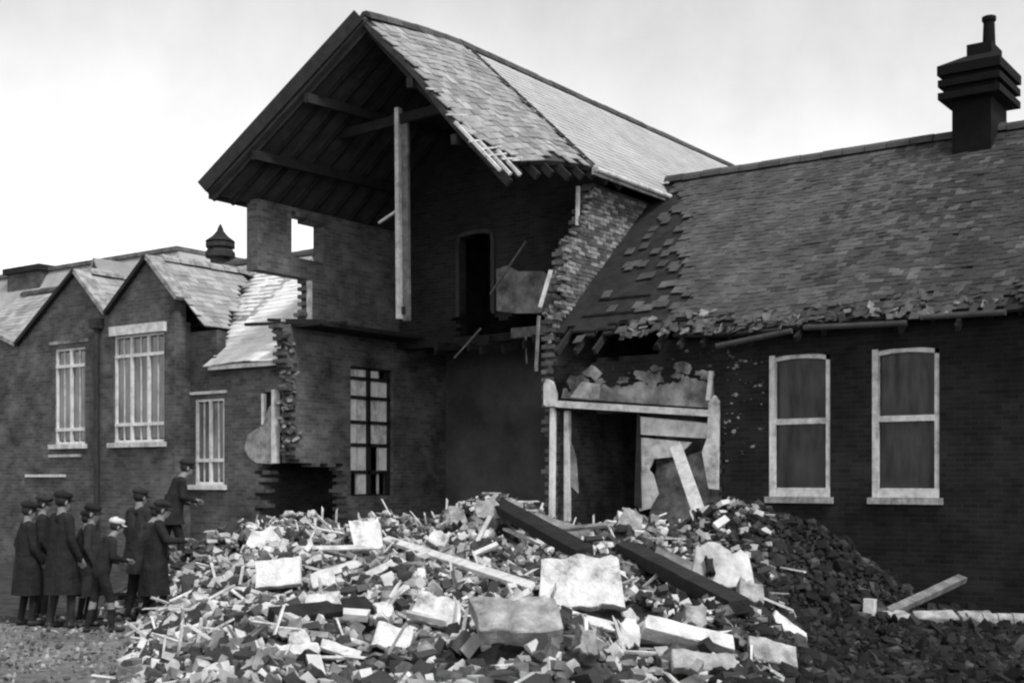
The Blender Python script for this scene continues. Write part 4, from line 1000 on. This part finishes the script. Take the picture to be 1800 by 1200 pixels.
def person(label, r, d, z, height, turn, pose, coat='cloth_black', legs='cloth_black', bare_knee=False, cap='cloth_grey', long_coat=False, group='onlookers beside the heap'):
    """figure facing +y locally before turning; pose gives elbow and wrist places and the stride"""
    k = height/1.75
    root = thing('person', label, 'person', tuple(V(r, d, z)), group)
    root.rotation_euler = (0, 0, YAW+turn)
    caps = []      # (p, q, r0, r1, label)
    lean = pose.get('lean', 0.0); st = pose.get('stride', .1)
    def T(p): return (p[0]*k, p[1]*k, p[2]*k)
    def add(p, q, a, b, lab): caps.append((Vector(T(p)), Vector(T(q)), a*k, b*k, lab))
    ly = lambda zz: lean*max(0, zz-.9)
    for s in (-1, 1):
        f = st*s
        hip = (.095*s, 0, .92); kn = (.11*s, f*.6+.03, .50); an = (.115*s, f-.02, .09)
        add(hip, kn, .098, .07, 1); add(kn, an, .064, .046, 2 if bare_knee else 1)
        add((an[0], an[1]-.02, .045), (an[0]+.02*s, an[1]+.17, .04), .05, .042, 3)
        sh = (.185*s, ly(1.42), 1.42); el = pose['el'][0 if s < 0 else 1]; wr = pose['wr'][0 if s < 0 else 1]
        add(sh, el, .068, .056, 0); add(el, wr, .055, .042, 0)
        dv = (Vector(wr)-Vector(el)).normalized(); pw = Vector(wr)+dv*.05; sd = dv.orthogonal().normalized(); fw = dv.cross(sd)
        add(Vector(wr)+sd*.018, pw+sd*.018, .028, .026, 4); add(Vector(wr)-sd*.018, pw-sd*.018, .028, .026, 4)
        for i, L in enumerate((.062, .075, .07, .052)):
            b = pw+sd*(.036-.024*i)+dv*.02; mid = b+dv*L*.6+fw*.006; add(b, mid, .0125, .0115, 4); add(mid, mid+dv*L*.45+fw*.022, .0115, .010, 4)
        tb = Vector(wr)+sd*.03+dv*.02; add(tb, tb+sd*.03+dv*.035+fw*.015, .014, .0125, 4); add(tb+sd*.03+dv*.035+fw*.015, tb+sd*.036+dv*.065+fw*.025, .0125, .011, 4)
    for s in (-1, 1):
        add((.07*s, 0, .93), (.075*s, ly(1.2), 1.2), .125, .12, 0); add((.075*s, ly(1.2), 1.2), (.10*s, ly(1.38), 1.38), .125, .095, 0)
    add((-.15, ly(1.43), 1.435), (.15, ly(1.43), 1.435), .075, .075, 0)
    hy = ly(1.64)+.02+pose.get('bow', 0)
    add((0, ly(1.45), 1.45), (0, hy-.015, 1.56), .062, .056, 4)
    add((0, hy-.02, 1.665), (0, hy+.012, 1.655), .088, .084, 5); add((0, hy+.03, 1.60), (0, hy+.045, 1.575), .062, .05, 4); add((0, hy+.02, 1.64), (0, hy+.03, 1.62), .078, .072, 4)
    add((0, hy+.10, 1.635), (0, hy+.115, 1.61), .013, .016, 4)                                             # nose
    add((-.03, hy+.088, 1.575), (.03, hy+.088, 1.575), .012, .012, 4)                                      # mouth
    for s in (-1, 1): add((.087*s, hy, 1.645), (.09*s, hy-.01, 1.61), .016, .012, 4); add((.022*s, hy+.09, 1.662), (.045*s, hy+.082, 1.662), .012, .012, 4)
    mb = MB()
    for p, q, a, b, l in caps: capsule(mb, p, q, a, b)
    me = mb.mesh('body'); tmp = bpy.data.objects.new('body_source', me); C.objects.link(tmp)
    rm = tmp.modifiers.new('r', 'REMESH'); rm.mode = 'VOXEL'; rm.voxel_size = .0125; rm.use_smooth_shade = True
    sm = tmp.modifiers.new('s', 'SMOOTH'); sm.iterations = 3; sm.factor = .5
    dg = bpy.context.evaluated_depsgraph_get(); bm2 = bpy.data.meshes.new_from_object(tmp.evaluated_get(dg))
    bpy.data.objects.remove(tmp); bpy.data.meshes.remove(me)
    bm2.materials.clear()
    for mname in (coat, legs, 'skin', 'boot', 'skin', 'timber_dark'): bm2.materials.append(M[mname])
    n = len(bm2.polygons); cen = np.empty(n*3); bm2.polygons.foreach_get('center', cen); cen = cen.reshape(-1, 3)
    best = np.full(n, 1e9); lab = np.zeros(n, int)
    for p, q, a, b, l in caps:
        pp_, e = np.array(p), np.array(q-p); t = np.clip(((cen-pp_) @ e)/max(e @ e, 1e-9), 0, 1)
        dd = np.linalg.norm(cen-pp_-t[:, None]*e, axis=1)-(a+(b-a)*t); mk = dd < best; best[mk] = dd[mk]; lab[mk] = l
    if bare_knee:
        z_ = cen[:, 2]/k; sock = (lab == 2) & (z_ < .36); lab[sock] = 1
    bm2.polygons.foreach_set('material_index', lab.astype(np.int32)); bm2.update()
    body = bpy.data.objects.new('body', bm2); link(body, root)
    if long_coat or not bare_knee:
        z0 = .45 if long_coat else .74
        mb = MB(); K = 20; rings = [(1.22, .205, .15), (1.0, .20, .15), (.85, .225, .17), (z0, .25, .21)]
        for zz, rx, ry in rings:
            for i in range(K):
                t = 2*math.pi*i/K; wv = 1+.05*math.sin(t*5+zz*7)*(1.2-zz); mb.v.append((rx*wv*math.cos(t)*k, (ry*wv*math.sin(t)+ly(zz))*k, zz*k))
        for a in range(len(rings)-1):
            for i in range(K): j = (i+1) % K; mb.f.append((a*K+i, a*K+j, (a+1)*K+j, (a+1)*K+i))
        me = mb.mesh('coat_skirt'); me.materials.append(M[coat]); o = link(bpy.data.objects.new('coat_skirt', me), root)
        sf = o.modifiers.new('t', 'SOLIDIFY'); sf.thickness = .015
    # flat cap with a peak
    mb = MB(); K = 16; c = Vector((0, hy-.005, 1.70))
    for rr_, zz in ((.094, 0), (.108, .018), (.112, .045), (.095, .072), (.05, .088), (.008, .09)):
        for i in range(K):
            t = 2*math.pi*i/K; mb.v.append(((c.x+rr_*math.cos(t))*k, (c.y+rr_*1.12*math.sin(t)+(zz*.3))*k, (c.z+zz-.02*math.sin(t))*k))
    for a in range(5):
        for i in range(K): j = (i+1) % K; mb.f.append((a*K+i, a*K+j, (a+1)*K+j, (a+1)*K+i))
    b0 = len(mb.v)
    for i in range(7):
        t = math.radians(30+20*i)
        for rr_, dz in ((.094, -.008), (.150, -.032)):
            for th in (0, -.008): mb.v.append(((c.x+rr_*.95*math.cos(t))*k, (c.y+rr_*1.12*math.sin(t))*k, (c.z+dz-.012+th)*k))
    for i in range(6):
        a = b0+i*4; b = a+4
        mb.f += [(a, a+2, b+2, b), (a+1, b+1, b+3, a+3), (a+2, a+3, b+3, b+2)]
    me = mb.mesh('flat_cap'); me.materials.append(M[cap]); link(bpy.data.objects.new('flat_cap', me), root)
    me.polygons.foreach_set('use_smooth', [True]*len(me.polygons))
    return root
down = dict(el=[(-.25, .0, 1.14), (.25, .0, 1.14)], wr=[(-.25, .12, .90), (.25, .12, .90)], stride=.08)
bend = dict(el=[(-.26, .10, 1.16), (.26, .12, 1.18)], wr=[(-.18, .33, 1.08), (.2, .34, 1.12)], stride=.16, lean=.25, bow=.05)
reach = dict(el=[(-.28, .08, 1.18), (.27, .16, 1.22)], wr=[(-.26, .22, .97), (.22, .40, 1.22)], stride=.14, lean=.12)
hipp = dict(el=[(-.33, -.06, 1.16), (.25, .02, 1.13)], wr=[(-.2, .10, 1.0), (.22, .16, .92)], stride=.05)
person('boy in a white cap and short trousers bending towards the heap', -5.38, 16.55, 0, 1.46, math.radians(-55), bend, 'cloth_black', 'cloth_black', True, 'cloth_pale')
person('dark-clad person in a grey cap standing nearest the heap', -4.86, 17.2, 0, 1.68, math.radians(-70), reach, 'cloth_black', 'cloth_black', False, 'cloth_grey', True)
person('tall person in a dark coat at the left edge of the group', -6.05, 17.0, 0, 1.80, math.radians(-40), down, 'cloth_black', 'cloth_grey', False, 'cloth_black', True)
person('person behind the group standing higher on the heap', -5.2, 19.3, heap_h(-5.2, 19.3)-.06, 1.66, math.radians(-60), bend, 'cloth_black', 'cloth_black', False, 'cloth_grey')
person('person half hidden behind the one in the grey cap', -5.45, 18.5, heap_h(-5.45, 18.5), 1.74, math.radians(-30), down, 'cloth_grey', 'cloth_black', False, 'cloth_grey')
person('boy in dark clothes between the tall person and the white cap', -6.05, 18.0, 0, 1.52, math.radians(-50), hipp, 'cloth_black', 'cloth_black', True, 'cloth_black')
person('person in a dark coat at the far left beside the tall one', -6.75, 18.2, 0, 1.74, math.radians(-75), hipp, 'cloth_black', 'cloth_black', False, 'cloth_grey', True)
person('person in a long coat seen between the two boys', -5.75, 17.3, 0, 1.62, math.radians(-85), down, 'cloth_grey', 'cloth_black', False, 'cloth_black', True)
person('person in black at the very left end of the group', -6.62, 17.3, 0, 1.66, math.radians(-55), hipp, 'cloth_black', 'cloth_black', False, 'cloth_black', True)
person('person in a grey cap stooping behind the white-capped boy', -5.2, 17.75, 0, 1.62, math.radians(-50), bend, 'cloth_grey', 'cloth_black', False, 'cloth_grey')
